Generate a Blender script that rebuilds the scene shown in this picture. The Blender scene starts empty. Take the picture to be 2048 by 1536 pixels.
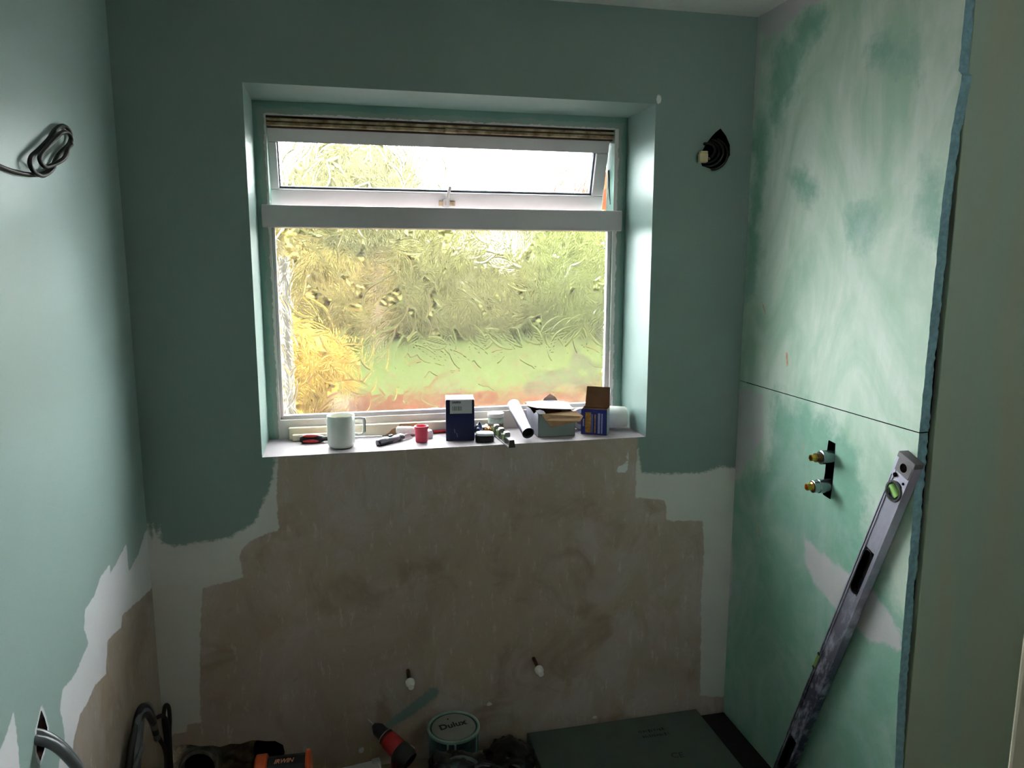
import bpy, math, random
import numpy as np
from mathutils import Vector, Matrix, noise as mnoise

S = bpy.context.scene
COL = S.collection
random.seed(7)
rng = np.random.default_rng(11)


def lin(r, g, b):
    f = lambda c: (c / 12.92 if c <= 0.04045 else ((c + 0.055) / 1.055) ** 2.4)
    return (f(r / 255), f(g / 255), f(b / 255), 1.0)


# ------------------------------------------------------------------ camera
YAW, PITCH, ROLL, FPX = 0.2271, -0.1597, 0.0014, 1497.93
CAM = Vector((0.2228, -2.1445, 1.4975))
fw = Vector((math.sin(YAW) * math.cos(PITCH), math.cos(YAW) * math.cos(PITCH), math.sin(PITCH)))
rt = Vector((math.cos(YAW), -math.sin(YAW), 0))
up = rt.cross(fw)
rt2 = rt * math.cos(ROLL) + up * math.sin(ROLL)
up2 = -rt * math.sin(ROLL) + up * math.cos(ROLL)
cam_d = bpy.data.cameras.new('camera')
cam_d.sensor_width = 36.0
cam_d.lens = FPX / 2048 * 36.0
cam_d.clip_start = 0.02
cam = bpy.data.objects.new('camera', cam_d)
COL.objects.link(cam)
m = Matrix((rt2, up2, -fw)).transposed().to_4x4()
m.translation = CAM
cam.matrix_world = m
S.camera = cam

# ------------------------------------------------------------------ sky, exposure
SKY = 32.0
w = bpy.data.worlds.new('overcast_sky')
S.world = w
w.use_nodes = True
bg = w.node_tree.nodes['Background']
bg.inputs['Color'].default_value = (0.93, 0.97, 1.0, 1)
bg.inputs['Strength'].default_value = SKY
S.view_settings.view_transform = 'Standard'
S.view_settings.look = 'None'
S.view_settings.gamma = 1.0
S.view_settings.use_curve_mapping = False
S.view_settings.exposure = 0.0
S.cycles.use_denoising = True
S.cycles.max_bounces = 14
S.cycles.diffuse_bounces = 8
S.cycles.transmission_bounces = 12
S.cycles.glossy_bounces = 4
S.cycles.caustics_refractive = True
S.cycles.caustics_reflective = False
S.cycles.blur_glossy = 0.5
S.cycles.sample_clamp_indirect = 0

# ------------------------------------------------------------------ dimensions
XL, XR, ZC, ZF = -0.3105, 1.4672, 2.2198, -0.04
WX, ZT, ZB, D = 1.15, 1.9597, 0.9594, 0.22      # window opening: x 0..WX, z ZB..ZT, frame face at y = D
YB = -2.75


# ------------------------------------------------------------------ materials
def newmat(name):
    mt = bpy.data.materials.new(name)
    mt.use_nodes = True
    nt = mt.node_tree
    nt.nodes.clear()
    out = nt.nodes.new('ShaderNodeOutputMaterial')
    return mt, nt, out


def N(nt, typ, **kw):
    n = nt.nodes.new(typ)
    for k, v in kw.items():
        setattr(n, k, v)
    return n


def noise_node(nt, scale, detail=4, rough=0.55, stretch=None, coord='Object', dist=0.0):
    tc = N(nt, 'ShaderNodeTexCoord')
    mp = N(nt, 'ShaderNodeMapping')
    if stretch:
        mp.inputs['Scale'].default_value = stretch
    nt.links.new(tc.outputs[coord], mp.inputs['Vector'])
    n = N(nt, 'ShaderNodeTexNoise')
    n.inputs['Scale'].default_value = scale
    n.inputs['Detail'].default_value = detail
    n.inputs['Roughness'].default_value = rough
    n.inputs['Distortion'].default_value = dist
    nt.links.new(mp.outputs['Vector'], n.inputs['Vector'])
    return n.outputs['Fac']


def maprange(nt, v, a, b, c=0.0, d=1.0, smooth=False):
    n = N(nt, 'ShaderNodeMapRange')
    if smooth:
        n.interpolation_type = 'SMOOTHSTEP'
    n.inputs['From Min'].default_value = a
    n.inputs['From Max'].default_value = b
    n.inputs['To Min'].default_value = c
    n.inputs['To Max'].default_value = d
    nt.links.new(v, n.inputs['Value'])
    return n.outputs['Result']


def mathn(nt, op, a, b):
    n = N(nt, 'ShaderNodeMath', operation=op)
    for i, x in enumerate((a, b)):
        if isinstance(x, (int, float)):
            n.inputs[i].default_value = x
        else:
            nt.links.new(x, n.inputs[i])
    return n.outputs[0]


def mixc(nt, fac, a, b, blend='MIX'):
    n = N(nt, 'ShaderNodeMix', data_type='RGBA', blend_type=blend)
    for sock, x in ((n.inputs['Factor'], fac), (n.inputs[6], a), (n.inputs[7], b)):
        if isinstance(x, (int, float)):
            sock.default_value = x
        elif isinstance(x, tuple):
            sock.default_value = x
        else:
            nt.links.new(x, sock)
    return n.outputs[2]


def principled(nt, out, color, rough=0.5, metal=0.0, bump=None, bump_str=0.2, bump_dist=0.001, **kw):
    p = N(nt, 'ShaderNodeBsdfPrincipled')
    if isinstance(color, tuple):
        p.inputs['Base Color'].default_value = color
    else:
        nt.links.new(color, p.inputs['Base Color'])
    if isinstance(rough, (int, float)):
        p.inputs['Roughness'].default_value = rough
    else:
        nt.links.new(rough, p.inputs['Roughness'])
    p.inputs['Metallic'].default_value = metal
    for k, v in kw.items():
        p.inputs[k.replace('_', ' ')].default_value = v
    if bump is not None:
        b = N(nt, 'ShaderNodeBump')
        b.inputs['Strength'].default_value = bump_str
        b.inputs['Distance'].default_value = bump_dist
        nt.links.new(bump, b.inputs['Height'])
        nt.links.new(b.outputs['Normal'], p.inputs['Normal'])
    nt.links.new(p.outputs[0], out.inputs['Surface'])
    return p


def M(name, rgb, rough=0.5, metal=0.0, var=0.12, scale=30, bump=0.0, col2=None, stretch=None, **kw):
    mt, nt, out = newmat(name)
    c = lin(*rgb)
    c2 = lin(*col2) if col2 else tuple(x * (1 - var) for x in c[:3]) + (1,)
    f = noise_node(nt, scale, stretch=stretch)
    fac = maprange(nt, f, 0.35, 0.65)
    col = mixc(nt, fac, c, c2)
    principled(nt, out, col, rough, metal, bump=f if bump else None, bump_str=bump, **kw)
    return mt


def layered(name, base, layers, rough=0.6, bump=0.15):
    """base colour socket-builder, then paint layers held in point attributes as signed distances (negative = painted)"""
    mt, nt, out = newmat(name)
    col = base(nt)
    for attr, rgb, amp, sc, soft, cover in layers:
        a = N(nt, 'ShaderNodeAttribute', attribute_name=attr)
        nz = noise_node(nt, sc, 5, 0.7)
        n2 = maprange(nt, nz, 0.25, 0.75, -amp, amp)
        d = mathn(nt, 'ADD', a.outputs['Fac'], n2)
        fac = maprange(nt, d, soft, -soft)
        if cover < 1:
            nz2 = maprange(nt, noise_node(nt, 22, 6, 0.7), 0.3, 0.6, cover, 1.0)
            fac = mathn(nt, 'MULTIPLY', fac, nz2)
        c = rgb(nt) if callable(rgb) else lin(*rgb)
        col = mixc(nt, fac, col, c)
    principled(nt, out, col, rough, bump=noise_node(nt, 90, 3), bump_str=bump)
    return mt


def solid(rgb, var=0.06, sc=3.0):
    def f(nt):
        c = lin(*rgb)
        return mixc(nt, maprange(nt, noise_node(nt, sc, 6), 0.3, 0.7), c, tuple(x * (1 - var) for x in c[:3]) + (1,))
    return f


def plaster(nt):
    a = mixc(nt, maprange(nt, noise_node(nt, 3.2, 7, 0.62, dist=0.8), 0.36, 0.62), lin(172, 154, 138), lin(192, 180, 172))
    b = mixc(nt, maprange(nt, noise_node(nt, 7.5, 8, 0.7, stretch=(1.0, 1.0, 0.6), dist=1.4), 0.46, 0.62), a, lin(180, 164, 144))
    c = mixc(nt, maprange(nt, noise_node(nt, 26, 9, 0.75, stretch=(1.6, 1, 0.45)), 0.56, 0.74), b, lin(224, 218, 212))
    return mixc(nt, maprange(nt, noise_node(nt, 5.0, 5, 0.6, dist=1.0), 0.54, 0.70, 0, 0.7), c, lin(154, 132, 112))


GREEN = (130, 154, 146)
PRIMER = (220, 222, 214)
mat_back = layered('back_wall_coats', solid(PRIMER, 0.1, 6),
                   [('sd_plaster', plaster, 0.006, 30, 0.002, 1.0),
                    ('sd_green', solid(GREEN, 0.05), 0.008, 60, 0.004, 1.0),
                    ('sd_fleck', (225, 228, 226), 0.004, 60, 0.001, 1.0)])
mat_left = layered('left_wall_coats', solid((166, 190, 186), 0.05),  # same paint as the back wall, lightened in place of window light
                   [('sd_white', solid((244, 244, 250), 0.03), 0.004, 50, 0.0015, 1.0),
                    ('sd_plaster', plaster, 0.004, 40, 0.0015, 1.0)], rough=0.42)
mat_reveal = M('reveal_paint', (122, 146, 140), 0.45, var=0.05, scale=4)


def board_base(nt):
    g = mixc(nt, maprange(nt, noise_node(nt, 2.5, 5), 0.3, 0.7), lin(150, 196, 168), lin(160, 202, 174))
    sweep = noise_node(nt, 2.1, 6, 0.55, stretch=(1, 1.6, 0.8), dist=2.2)
    fac = maprange(nt, sweep, 0.38, 0.60, 0.25, 0.95)
    fine = maprange(nt, noise_node(nt, 9, 7, 0.62, stretch=(1, 2.2, 0.5), dist=1.5), 0.35, 0.7, 0.7, 1.0)
    return mixc(nt, mathn(nt, 'MULTIPLY', fac, fine), g, lin(222, 232, 222))


def board_green(nt):
    sweep = noise_node(nt, 3.0, 6, 0.6, stretch=(1, 1.2, 0.9), dist=1.4)
    return mixc(nt, maprange(nt, sweep, 0.42, 0.70, 0.0, 0.75), lin(132, 184, 163), lin(182, 206, 198))


mat_board = layered('plasterboard_skim', board_base,
                    [('sd_green', board_green, 0.05, 8, 0.025, 0.8),
                     ('sd_white', solid((212, 208, 212), 0.08), 0.012, 24, 0.006, 0.75),
                     ('sd_mark', (214, 150, 105), 0.003, 60, 0.002, 0.6)], rough=0.55)
mat_stub = M('plasterboard_face', (166, 194, 172), 0.7, var=0.10, scale=4, stretch=(3, 1, 0.3), col2=(176, 190, 164))
mat_edge = M('board_core', (144, 192, 200), 0.8, var=0.3, scale=70, bump=0.5)
mat_dark = M('void_shade', (20, 17, 15), 0.9, Specular_IOR_Level=0.0)  # near-black colour puts the shade of holes and gaps into the surface
mat_mortar = M('mortar', (120, 108, 84), 0.95, var=0.5, scale=26, bump=0.8, col2=(62, 54, 40))
mat_ceiling = M('ceiling_white', (238, 234, 234), 0.8, var=0.04)
mat_floor = M('floor_screed', (168, 154, 134), 0.9, var=0.3, scale=14, bump=0.3)
mat_front = M('front_wall_paint', (112, 110, 98), 0.7, var=0.04, scale=3)
mat_pvc = M('white_upvc', (204, 198, 198), 0.35, var=0.05, scale=9)
mat_pvc_old = M('stained_upvc', (196, 176, 142), 0.5, var=0.4, scale=30, col2=(120, 92, 62))
mat_gasket = M('brown_gasket', (58, 42, 32), 0.7, var=0.3)
mat_grey_seal = M('grey_seal', (90, 100, 112), 0.7, var=0.3, scale=60)
mat_sill = M('sill_skim', (158, 148, 152), 0.6, var=0.05, scale=12)


def frame_mat():
    mt, nt, out = newmat('painted_frame')
    a = N(nt, 'ShaderNodeAttribute', attribute_name='sd_edge')
    nz = maprange(nt, noise_node(nt, 16, 5, 0.65), 0.25, 0.75, -0.010, 0.010)
    nz2 = maprange(nt, noise_node(nt, 38, 5, 0.65), 0.25, 0.75, -0.005, 0.005)
    d1 = mathn(nt, 'ADD', a.outputs['Fac'], nz)
    d2 = mathn(nt, 'ADD', a.outputs['Fac'], nz2)
    col = lin(226, 216, 212)
    col = mixc(nt, maprange(nt, d2, 0.031, 0.029), col, lin(150, 168, 157))
    col = mixc(nt, maprange(nt, d1, 0.0150, 0.0135), col, lin(124, 164, 152))
    principled(nt, out, col, 0.45)
    return mt


mat_frame = frame_mat()


def glass_mat(smear=False):
    mt, nt, out = newmat('patterned_glass' if smear else 'fanlight_glass')
    g = N(nt, 'ShaderNodeBsdfGlass')
    g.inputs['Color'].default_value = (0.985, 1, 0.98, 1)
    g.inputs['Roughness'].default_value = 0.03
    g.inputs['IOR'].default_value = 1.45
    haze = N(nt, 'ShaderNodeBsdfTranslucent')
    haze.inputs['Color'].default_value = (0.9, 0.88, 0.84, 1)
    mh = N(nt, 'ShaderNodeMixShader')
    mh.inputs[0].default_value = 0.0065           # pale haze mixed into the glass in place of bright flare
    nt.links.new(g.outputs[0], mh.inputs[1])
    nt.links.new(haze.outputs[0], mh.inputs[2])
    sh = mh.outputs[0]
    if smear:
        tr = N(nt, 'ShaderNodeBsdfTranslucent')
        tr.inputs['Color'].default_value = (0.082, 0.070, 0.058, 1)
        a = N(nt, 'ShaderNodeAttribute', attribute_name='sd_smear')
        nz = maprange(nt, noise_node(nt, 14, 5, 0.6), 0.25, 0.75, -0.02, 0.02)
        d = mathn(nt, 'ADD', a.outputs['Fac'], nz)
        f = maprange(nt, d, 0.006, -0.012)
        st = maprange(nt, noise_node(nt, 30, 6, 0.6, stretch=(0.5, 1, 2.0), dist=1.5), 0.3, 0.7, 0.25, 0.6)
        mx = N(nt, 'ShaderNodeMixShader')
        nt.links.new(mathn(nt, 'MULTIPLY', f, st), mx.inputs[0])
        nt.links.new(sh, mx.inputs[1])
        nt.links.new(tr.outputs[0], mx.inputs[2])
        sh = mx.outputs[0]
    nt.links.new(sh, out.inputs['Surface'])
    return mt


mat_glass = glass_mat(True)
mat_glass_fan = glass_mat(False)


# ------------------------------------------------------------------ mesh helpers
class MB:
    def __init__(self):
        self.v, self.f, self.mi = [], [], []

    def add(self, vs, fs, mi=0):
        o = len(self.v)
        self.v += [tuple(v) for v in vs]
        self.f += [tuple(i + o for i in f) for f in fs]
        self.mi += [mi] * len(fs)
        return self

    def box(self, x0, x1, y0, y1, z0, z1, mi=0, T=None):
        vs = [Vector((x, y, z)) for x in (x0, x1) for y in (y0, y1) for z in (z0, z1)]
        if T is not None:
            vs = [T @ v for v in vs]
        return self.add(vs, [(0, 1, 3, 2), (4, 6, 7, 5), (0, 4, 5, 1), (2, 3, 7, 6), (0, 2, 6, 4), (1, 5, 7, 3)], mi)

    def tube(self, pts, r, n=10, mi=0, caps=True, flat=1.0):
        pts = [Vector(p) for p in pts]
        rs = r if isinstance(r, (list, tuple)) else [r] * len(pts)
        rings, prev = [], None
        for i, p in enumerate(pts):
            t = (pts[min(i + 1, len(pts) - 1)] - pts[max(i - 1, 0)])
            t = t.normalized() if t.length > 1e-9 else Vector((0, 0, 1))
            if prev is None:
                a = Vector((0, 0, 1)) if abs(t.z) < 0.9 else Vector((1, 0, 0))
                u = t.cross(a).normalized()
            else:
                u = prev - t * prev.dot(t)
                u = u.normalized() if u.length > 1e-6 else t.orthogonal().normalized()
            prev = u
            v2 = t.cross(u)
            rings.append([p + (u * math.cos(2 * math.pi * k / n) + v2 * flat * math.sin(2 * math.pi * k / n)) * rs[i] for k in range(n)])
        vs = [v for rg in rings for v in rg]
        fs = []
        for i in range(len(rings) - 1):
            for k in range(n):
                a, b = i * n + k, i * n + (k + 1) % n
                fs.append((a, b, b + n, a + n))
        if caps:
            fs.append(tuple(reversed(range(n))))
            fs.append(tuple((len(rings) - 1) * n + k for k in range(n)))
        return self.add(vs, fs, mi)

    def lathe(self, prof, n=28, T=None, mi=0):
        """prof = [(r, z)]; ends closed when r == 0"""
        vs, fs = [], []
        for r, z in prof:
            for k in range(n):
                a = 2 * math.pi * k / n
                vs.append(Vector((r * math.cos(a), r * math.sin(a), z)))
        if T is not None:
            vs = [T @ v for v in vs]
        for i in range(len(prof) - 1):
            for k in range(n):
                a, b = i * n + k, i * n + (k + 1) % n
                fs.append((a, b, b + n, a + n))
        return self.add(vs, fs, mi)

    def prism(self, poly, y0, y1, mi=0, T=None):
        """poly in (x, z), extruded along y"""
        n = len(poly)
        vs = [Vector((x, y0, z)) for x, z in poly] + [Vector((x, y1, z)) for x, z in poly]
        if T is not None:
            vs = [T @ v for v in vs]
        fs = [tuple(range(n)), tuple(reversed(range(n, 2 * n)))]
        for i in range(n):
            j = (i + 1) % n
            fs.append((i, i + n, j + n, j))
        return self.add(vs, fs, mi)

    def sheet(self, quad, t, mo=0, mi=1):
        """thin panel: quad corners on the outer side, thickness t inwards; outer colour mo, inner colour mi"""
        q = [Vector(p) for p in quad]
        nrm = (q[1] - q[0]).cross(q[3] - q[0]).normalized()
        b = [p - nrm * t for p in q]
        k = len(q)
        self.add(q + b, [tuple(range(k))], mo)
        o = len(self.v) - 2 * k
        self.f.append(tuple(o + k + i for i in reversed(range(k))))
        self.mi.append(mi)
        for i in range(k):
            j = (i + 1) % k
            self.f.append((o + i, o + k + i, o + k + j, o + j))
            self.mi.append(mi)
        return self

    def build(self, name, mats, parent=None, smooth=None, bevel=0.0, seg=2, **props):
        me = bpy.data.meshes.new(name)
        me.from_pydata(self.v, [], self.f)
        if not isinstance(mats, (list, tuple)):
            mats = [mats]
        for mt in mats:
            me.materials.append(mt)
        me.polygons.foreach_set('material_index', self.mi)
        me.update()
        import bmesh
        bm = bmesh.new()
        bm.from_mesh(me)
        bmesh.ops.remove_doubles(bm, verts=bm.verts, dist=1e-6)
        bmesh.ops.recalc_face_normals(bm, faces=bm.faces)
        bm.to_mesh(me)
        bm.free()
        if smooth is not None:
            me.polygons.foreach_set('use_smooth', [True] * len(me.polygons))
            me.set_sharp_from_angle(angle=math.radians(smooth))
        o = bpy.data.objects.new(name, me)
        COL.objects.link(o)
        if parent is not None:
            o.parent = parent
        if bevel:
            md = o.modifiers.new('bevel', 'BEVEL')
            md.width = bevel
            md.segments = seg
            md.limit_method = 'ANGLE'
        for k, v in props.items():
            o[k] = v
        return o


def thing(name, label, cat, loc=(0, 0, 0), rz=0.0, group=None, mat=None):
    o = bpy.data.objects.new(name, None)
    COL.objects.link(o)
    o.empty_display_size = 0.05
    if mat is not None:
        o.matrix_world = mat
    else:
        o.location = loc
        o.rotation_euler = (0, 0, rz)
    o['label'] = label
    o['category'] = cat
    if group:
        o['group'] = group
    return o


def tag(o, label, cat, group=None):
    o['label'] = label
    o['category'] = cat
    if group:
        o['group'] = group
    return o


def struct(o, label, cat='wall'):
    o['kind'] = 'structure'
    o['label'] = label
    o['category'] = cat
    return o


def spline(pts, k=8):
    P = [Vector(p) for p in pts]
    P = [P[0] * 2 - P[1]] + P + [P[-1] * 2 - P[-2]]
    out = []
    for i in range(1, len(P) - 2):
        a, b, c, d = P[i - 1], P[i], P[i + 1], P[i + 2]
        for s in range(k):
            t = s / k
            out.append(0.5 * ((2 * b) + (c - a) * t + (2 * a - 5 * b + 4 * c - d) * t * t + (3 * b - a - 3 * c + d) * t ** 3))
    out.append(P[-2])
    return out


def text_part(name, body, size, mt, parent, T, shear=0.0, depth=0.0003, offset=0.0):
    cu = bpy.data.curves.new('t', 'FONT')
    cu.body = body
    cu.size = size
    cu.align_x = 'CENTER'
    cu.align_y = 'CENTER'
    cu.extrude = depth
    cu.shear = shear
    cu.offset = offset
    cu.resolution_u = 3
    tmp = bpy.data.objects.new('t', cu)
    COL.objects.link(tmp)
    dg = bpy.context.evaluated_depsgraph_get()
    me = bpy.data.meshes.new_from_object(tmp.evaluated_get(dg))
    bpy.data.objects.remove(tmp)
    bpy.data.curves.remove(cu)
    me.materials.clear()
    me.materials.append(mt)
    me.transform(T)
    o = bpy.data.objects.new(name, me)
    COL.objects.link(o)
    o.parent = parent
    return o


def frame_T(origin, ex, ey, ez):
    mtx = Matrix((Vector(ex), Vector(ey), Vector(ez))).transposed().to_4x4()
    mtx.translation = Vector(origin)
    return mtx


def axis_T(a, b):
    """matrix whose z runs from a towards b"""
    z = (Vector(b) - Vector(a)).normalized()
    x = z.orthogonal().normalized()
    return frame_T(a, x, z.cross(x), z)


# ---- signed distance to polygons
def sd_poly(P, poly):
    poly = np.asarray(poly, float)
    a, b = poly, np.roll(poly, -1, 0)
    d = np.full(len(P), 1e9)
    inside = np.zeros(len(P), bool)
    for p, q in zip(a, b):
        e = q - p
        L = (e @ e) + 1e-12
        t = np.clip(((P - p) @ e) / L, 0, 1)
        d = np.minimum(d, np.hypot(*(P - p - t[:, None] * e).T))
        c = ((p[1] > P[:, 1]) != (q[1] > P[:, 1]))
        with np.errstate(divide='ignore', invalid='ignore'):
            xi = (q[0] - p[0]) * (P[:, 1] - p[1]) / (q[1] - p[1] + 1e-15) + p[0]
        inside ^= c & (P[:, 0] < xi)
    return np.where(inside, -d, d)


def near_poly(p, poly):
    best, bp = 1e9, None
    for i in range(len(poly)):
        a, b = np.array(poly[i]), np.array(poly[(i + 1) % len(poly)])
        e = b - a
        t = np.clip(((p - a) @ e) / (e @ e + 1e-12), 0, 1)
        q = a + t * e
        dd = np.hypot(*(q - p))
        if dd < best:
            best, bp = dd, q
    return bp


def lines(*parts):
    """merge (start, stop, step) ranges and exact values into sorted grid lines"""
    vals = []
    for p in parts:
        if isinstance(p, tuple):
            vals += list(np.arange(p[0], p[1] + 1e-9, p[2]))
        else:
            vals.append(p)
    vals = sorted(vals)
    out = [vals[0]]
    for x in vals[1:]:
        if x - out[-1] > 0.0012:
            out.append(x)
    return np.array(out)


def grid_wall(name, us, vs, to3d, mats, holes=(), rects=(), attrs=None, parent=None, keep=None):
    nu, nv = len(us), len(vs)
    U, V = np.meshgrid(us, vs, indexing='ij')
    P = np.stack([U.ravel(), V.ravel()], 1)
    cu, cv = np.meshgrid((us[1:] + us[:-1]) / 2, (vs[1:] + vs[:-1]) / 2, indexing='ij')
    C = np.stack([cu.ravel(), cv.ravel()], 1)
    dead = np.zeros(len(C), bool)
    owner = np.full(len(C), -1)
    for r in rects:
        dead |= (C[:, 0] > r[0]) & (C[:, 0] < r[1]) & (C[:, 1] > r[2]) & (C[:, 1] < r[3])
    for i, h in enumerate(holes):
        ins = sd_poly(C, h) < 0
        dead |= ins
        owner[ins] = i
    idx = np.arange(nu * nv).reshape(nu, nv)
    quads = np.stack([idx[:-1, :-1], idx[1:, :-1], idx[1:, 1:], idx[:-1, 1:]], -1).reshape(-1, 4)
    live = quads[~dead]
    used = np.zeros(nu * nv, bool)
    used[live.ravel()] = True
    P0 = P.copy()
    for i, h in enumerate(holes):
        vv = np.unique(quads[owner == i].ravel())
        for k in vv:
            if used[k]:
                P[k] = near_poly(P[k], h)
    remap = -np.ones(nu * nv, int)
    remap[used] = np.arange(used.sum())
    Pu = P[used]
    co = to3d(Pu)
    me = bpy.data.meshes.new(name)
    me.from_pydata(co.tolist(), [], remap[live].tolist())
    for mt in (mats if isinstance(mats, list) else [mats]):
        me.materials.append(mt)
    for k, fn in (attrs or {}).items():
        at = me.attributes.new(k, 'FLOAT', 'POINT')
        at.data.foreach_set('value', fn(Pu).astype(np.float32))
    me.update()
    o = bpy.data.objects.new(name, me)
    COL.objects.link(o)
    if parent is not None:
        o.parent = parent
    return o


def cup(name, poly, to3d, depth_vec, mat, parent, back=None, shrink=1.0):
    """cavity behind a hole: side walls and a back"""
    n = len(poly)
    c = np.mean(np.array(poly), 0)
    front = [Vector(to3d(np.array([p]))[0]) for p in poly]
    bk = [Vector(to3d(np.array([c + (np.array(p) - c) * shrink]))[0]) + Vector(depth_vec) for p in poly]
    mb = MB()
    fs = [(i, (i + 1) % n, n + (i + 1) % n, n + i) for i in range(n)]
    mb.add(front + bk, fs)
    mb.add(bk, [tuple(range(n))], 1 if back else 0)
    return mb.build(name, [mat, back] if back else mat, parent)


# ================================================================== ROOM SHELL
HOLE_TOP = [(1.361, 1.899), (1.38, 1.878), (1.394, 1.852), (1.396, 1.823), (1.384, 1.801), (1.365, 1.785), (1.332, 1.781),
            (1.305, 1.788), (1.297, 1.808), (1.300, 1.825), (1.315, 1.852), (1.334, 1.876), (1.346, 1.888)]
BREAK = [(-0.50, -0.1), (-0.50, 0.112), (-0.296, 0.111), (-0.269, 0.117), (-0.24, 0.113), (-0.215, 0.104), (-0.18, 0.101), (-0.161, 0.093),
         (-0.13, 0.099), (-0.105, 0.094), (-0.07, 0.101), (-0.049, 0.097), (-0.03, 0.092), (-0.006, 0.089), (0.016, 0.072), (0.020, 0.045), (0.008, 0.02), (0.012, -0.1)]
GREEN_BACK = [(-0.6, 0.79), (-0.31, 0.79), (-0.300, 0.745), (-0.295, 0.79), (-0.286, 0.745), (-0.278, 0.785), (-0.276, 0.733), (-0.25, 0.719), (-0.178, 0.725), (-0.098, 0.733), (-0.029, 0.772),
              (0.001, 0.836), (0.024, 0.893), (0.034, 0.95), (0.036, 0.962), (1.124, 0.962), (1.127, 0.90), (1.143, 0.844), (1.202, 0.836), (1.341, 0.83), (1.385, 0.838),
              (1.411, 0.849), (1.474, 0.84), (1.6, 0.84), (1.6, 2.5), (-0.6, 2.5)]
PLASTER_BACK = [(0.043, 0.962), (0.033, 0.833), (0.035, 0.744), (-0.017, 0.731), (-0.052, 0.714), (-0.077, 0.679), (-0.068, 0.611), (-0.105, 0.602),
                (-0.179, 0.592), (-0.194, 0.45), (-0.207, 0.25), (-0.207, 0.179), (-0.245, 0.176), (-0.25, 0.153), (-0.287, 0.151), (-0.299, 0.105), (-0.31, -0.2),
                (1.6, -0.2), (1.493, -0.025), (1.467, 0.03), (1.414, 0.037), (1.377, 0.048), (1.373, 0.213), (1.365, 0.392), (1.368, 0.567), (1.358, 0.667),
                (1.231, 0.681), (1.223, 0.748), (1.12, 0.764), (1.12, 0.854), (1.127, 0.962)]
SWIPE = [(0.305, 0.085), (0.35, 0.118), (0.43, 0.176), (0.462, 0.198), (0.482, 0.196), (0.488, 0.178), (0.47, 0.158), (0.40, 0.112), (0.345, 0.085)]


def sd_green_back(P):
    return np.minimum(sd_poly(P, GREEN_BACK), sd_poly(P, SWIPE))


def ell(P, c, r):
    q = (P - np.array(c)) / np.array(r)
    return (np.hypot(q[:, 0], q[:, 1]) - 1) * min(r)


def fleck(P):
    out = ell(P, (1.159, 1.974), (0.008, 0.012))
    for c, r in (((0.645, 0.117), (0.012, 0.006)), ((0.245, 0.02), (0.008, 0.012)), ((1.075, 0.86), (0.02, 0.012)), ((1.09, 0.885), (0.005, 0.03)), ((1.0, 0.02), (0.008, 0.006))):
        out = np.minimum(out, ell(P, c, r))
    return out


b3 = lambda P: np.stack([P[:, 0], np.zeros(len(P)), P[:, 1]], 1)
wall_back = grid_wall('wall_back', lines((XL, XR, 0.009), XL, XR, XR + 0.05, 0.0, WX, (1.288, 1.404, 0.004), (-0.30, 0.03, 0.006)),
                      lines((-0.06, ZC, 0.009), ZC, ZB, ZT, (1.775, 1.905, 0.004), (0.0, 0.13, 0.006)), b3, mat_back,
                      holes=[HOLE_TOP, BREAK], rects=[(0, WX, ZB, ZT)],
                      attrs={'sd_green': sd_green_back, 'sd_plaster': lambda P: sd_poly(P, PLASTER_BACK), 'sd_fleck': fleck})
struct(wall_back, 'back wall with green paint above bare brown plaster and white primer edges')
mb = MB()
mb.add([(0, 0, ZT), (WX, 0, ZT), (WX, 0.34, ZT), (0, 0.34, ZT)], [(0, 1, 2, 3)])
mb.add([(0, 0, ZB), (0, 0, ZT), (0, 0.34, ZT), (0, 0.34, ZB)], [(0, 1, 2, 3)])
mb.add([(WX, 0, ZB), (WX, 0, ZT), (WX, 0.34, ZT), (WX, 0.34, ZB)], [(0, 1, 2, 3)])
mb.build('reveal', mat_reveal, wall_back)
mb = MB()
mb.box(0, WX, 0.0012, 0.36, ZB - 0.03, ZB)
mb.build('sill', mat_sill, wall_back, label='pale skimmed window sill')
mb = MB()        # outer leaf of the house wall
x0_, x1_ = XL - 0.12, 2.72
mb.box(x0_, 0, 0.30, 0.345, -0.35, 2.45)
mb.box(WX, x1_, 0.30, 0.345, -0.35, 2.45)
mb.box(0, WX, 0.30, 0.345, -0.35, ZB - 0.03)
mb.box(0, WX, 0.30, 0.345, ZT, 2.45)
mb.box(x0_, XL - 0.001, 0.0005, 0.30, -0.35, 2.45)
mb.box(x1_ - 0.05, x1_, -0.70, 0.30, -0.35, 2.45)
mb.box(x0_, x1_, -0.70, 0.30, ZC + 0.01, 2.45)
mb.box(x0_, x1_, -0.70, 0.30, -0.35, -0.075)
mb.build('outer_leaf', mat_mortar, wall_back)
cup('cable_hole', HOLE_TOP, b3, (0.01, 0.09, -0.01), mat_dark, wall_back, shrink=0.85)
mb = MB()        # broken strip of wall at the floor: mortar behind it
mb.add([(XL - .05, 0, 0.125), (0.03, 0, 0.125), (0.03, 0.05, 0.125), (XL - .05, 0.05, 0.125)], [(0, 1, 2, 3)])
n1, n2 = 60, 24
vs, fs = [], []
for i in range(n1 + 1):
    for j in range(n2 + 1):
        x = XL - 0.05 + 0.40 * i / n1
        z = -0.06 + 0.19 * j / n2
        y = 0.045 + 0.02 * mnoise.fractal(Vector((x * 22, 1.3, z * 22)), 1.0, 2.0, 4) - 0.012 * (z < 0.05)
        vs.append((x, y, z))
for i in range(n1):
    for j in range(n2):
        a = i * (n2 + 1) + j
        fs.append((a, a + 1, a + n2 + 2, a + n2 + 1))
mb.add(vs, fs)
mb.build('mortar_bed', mat_mortar, wall_back, smooth=60)
mb = MB()
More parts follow.
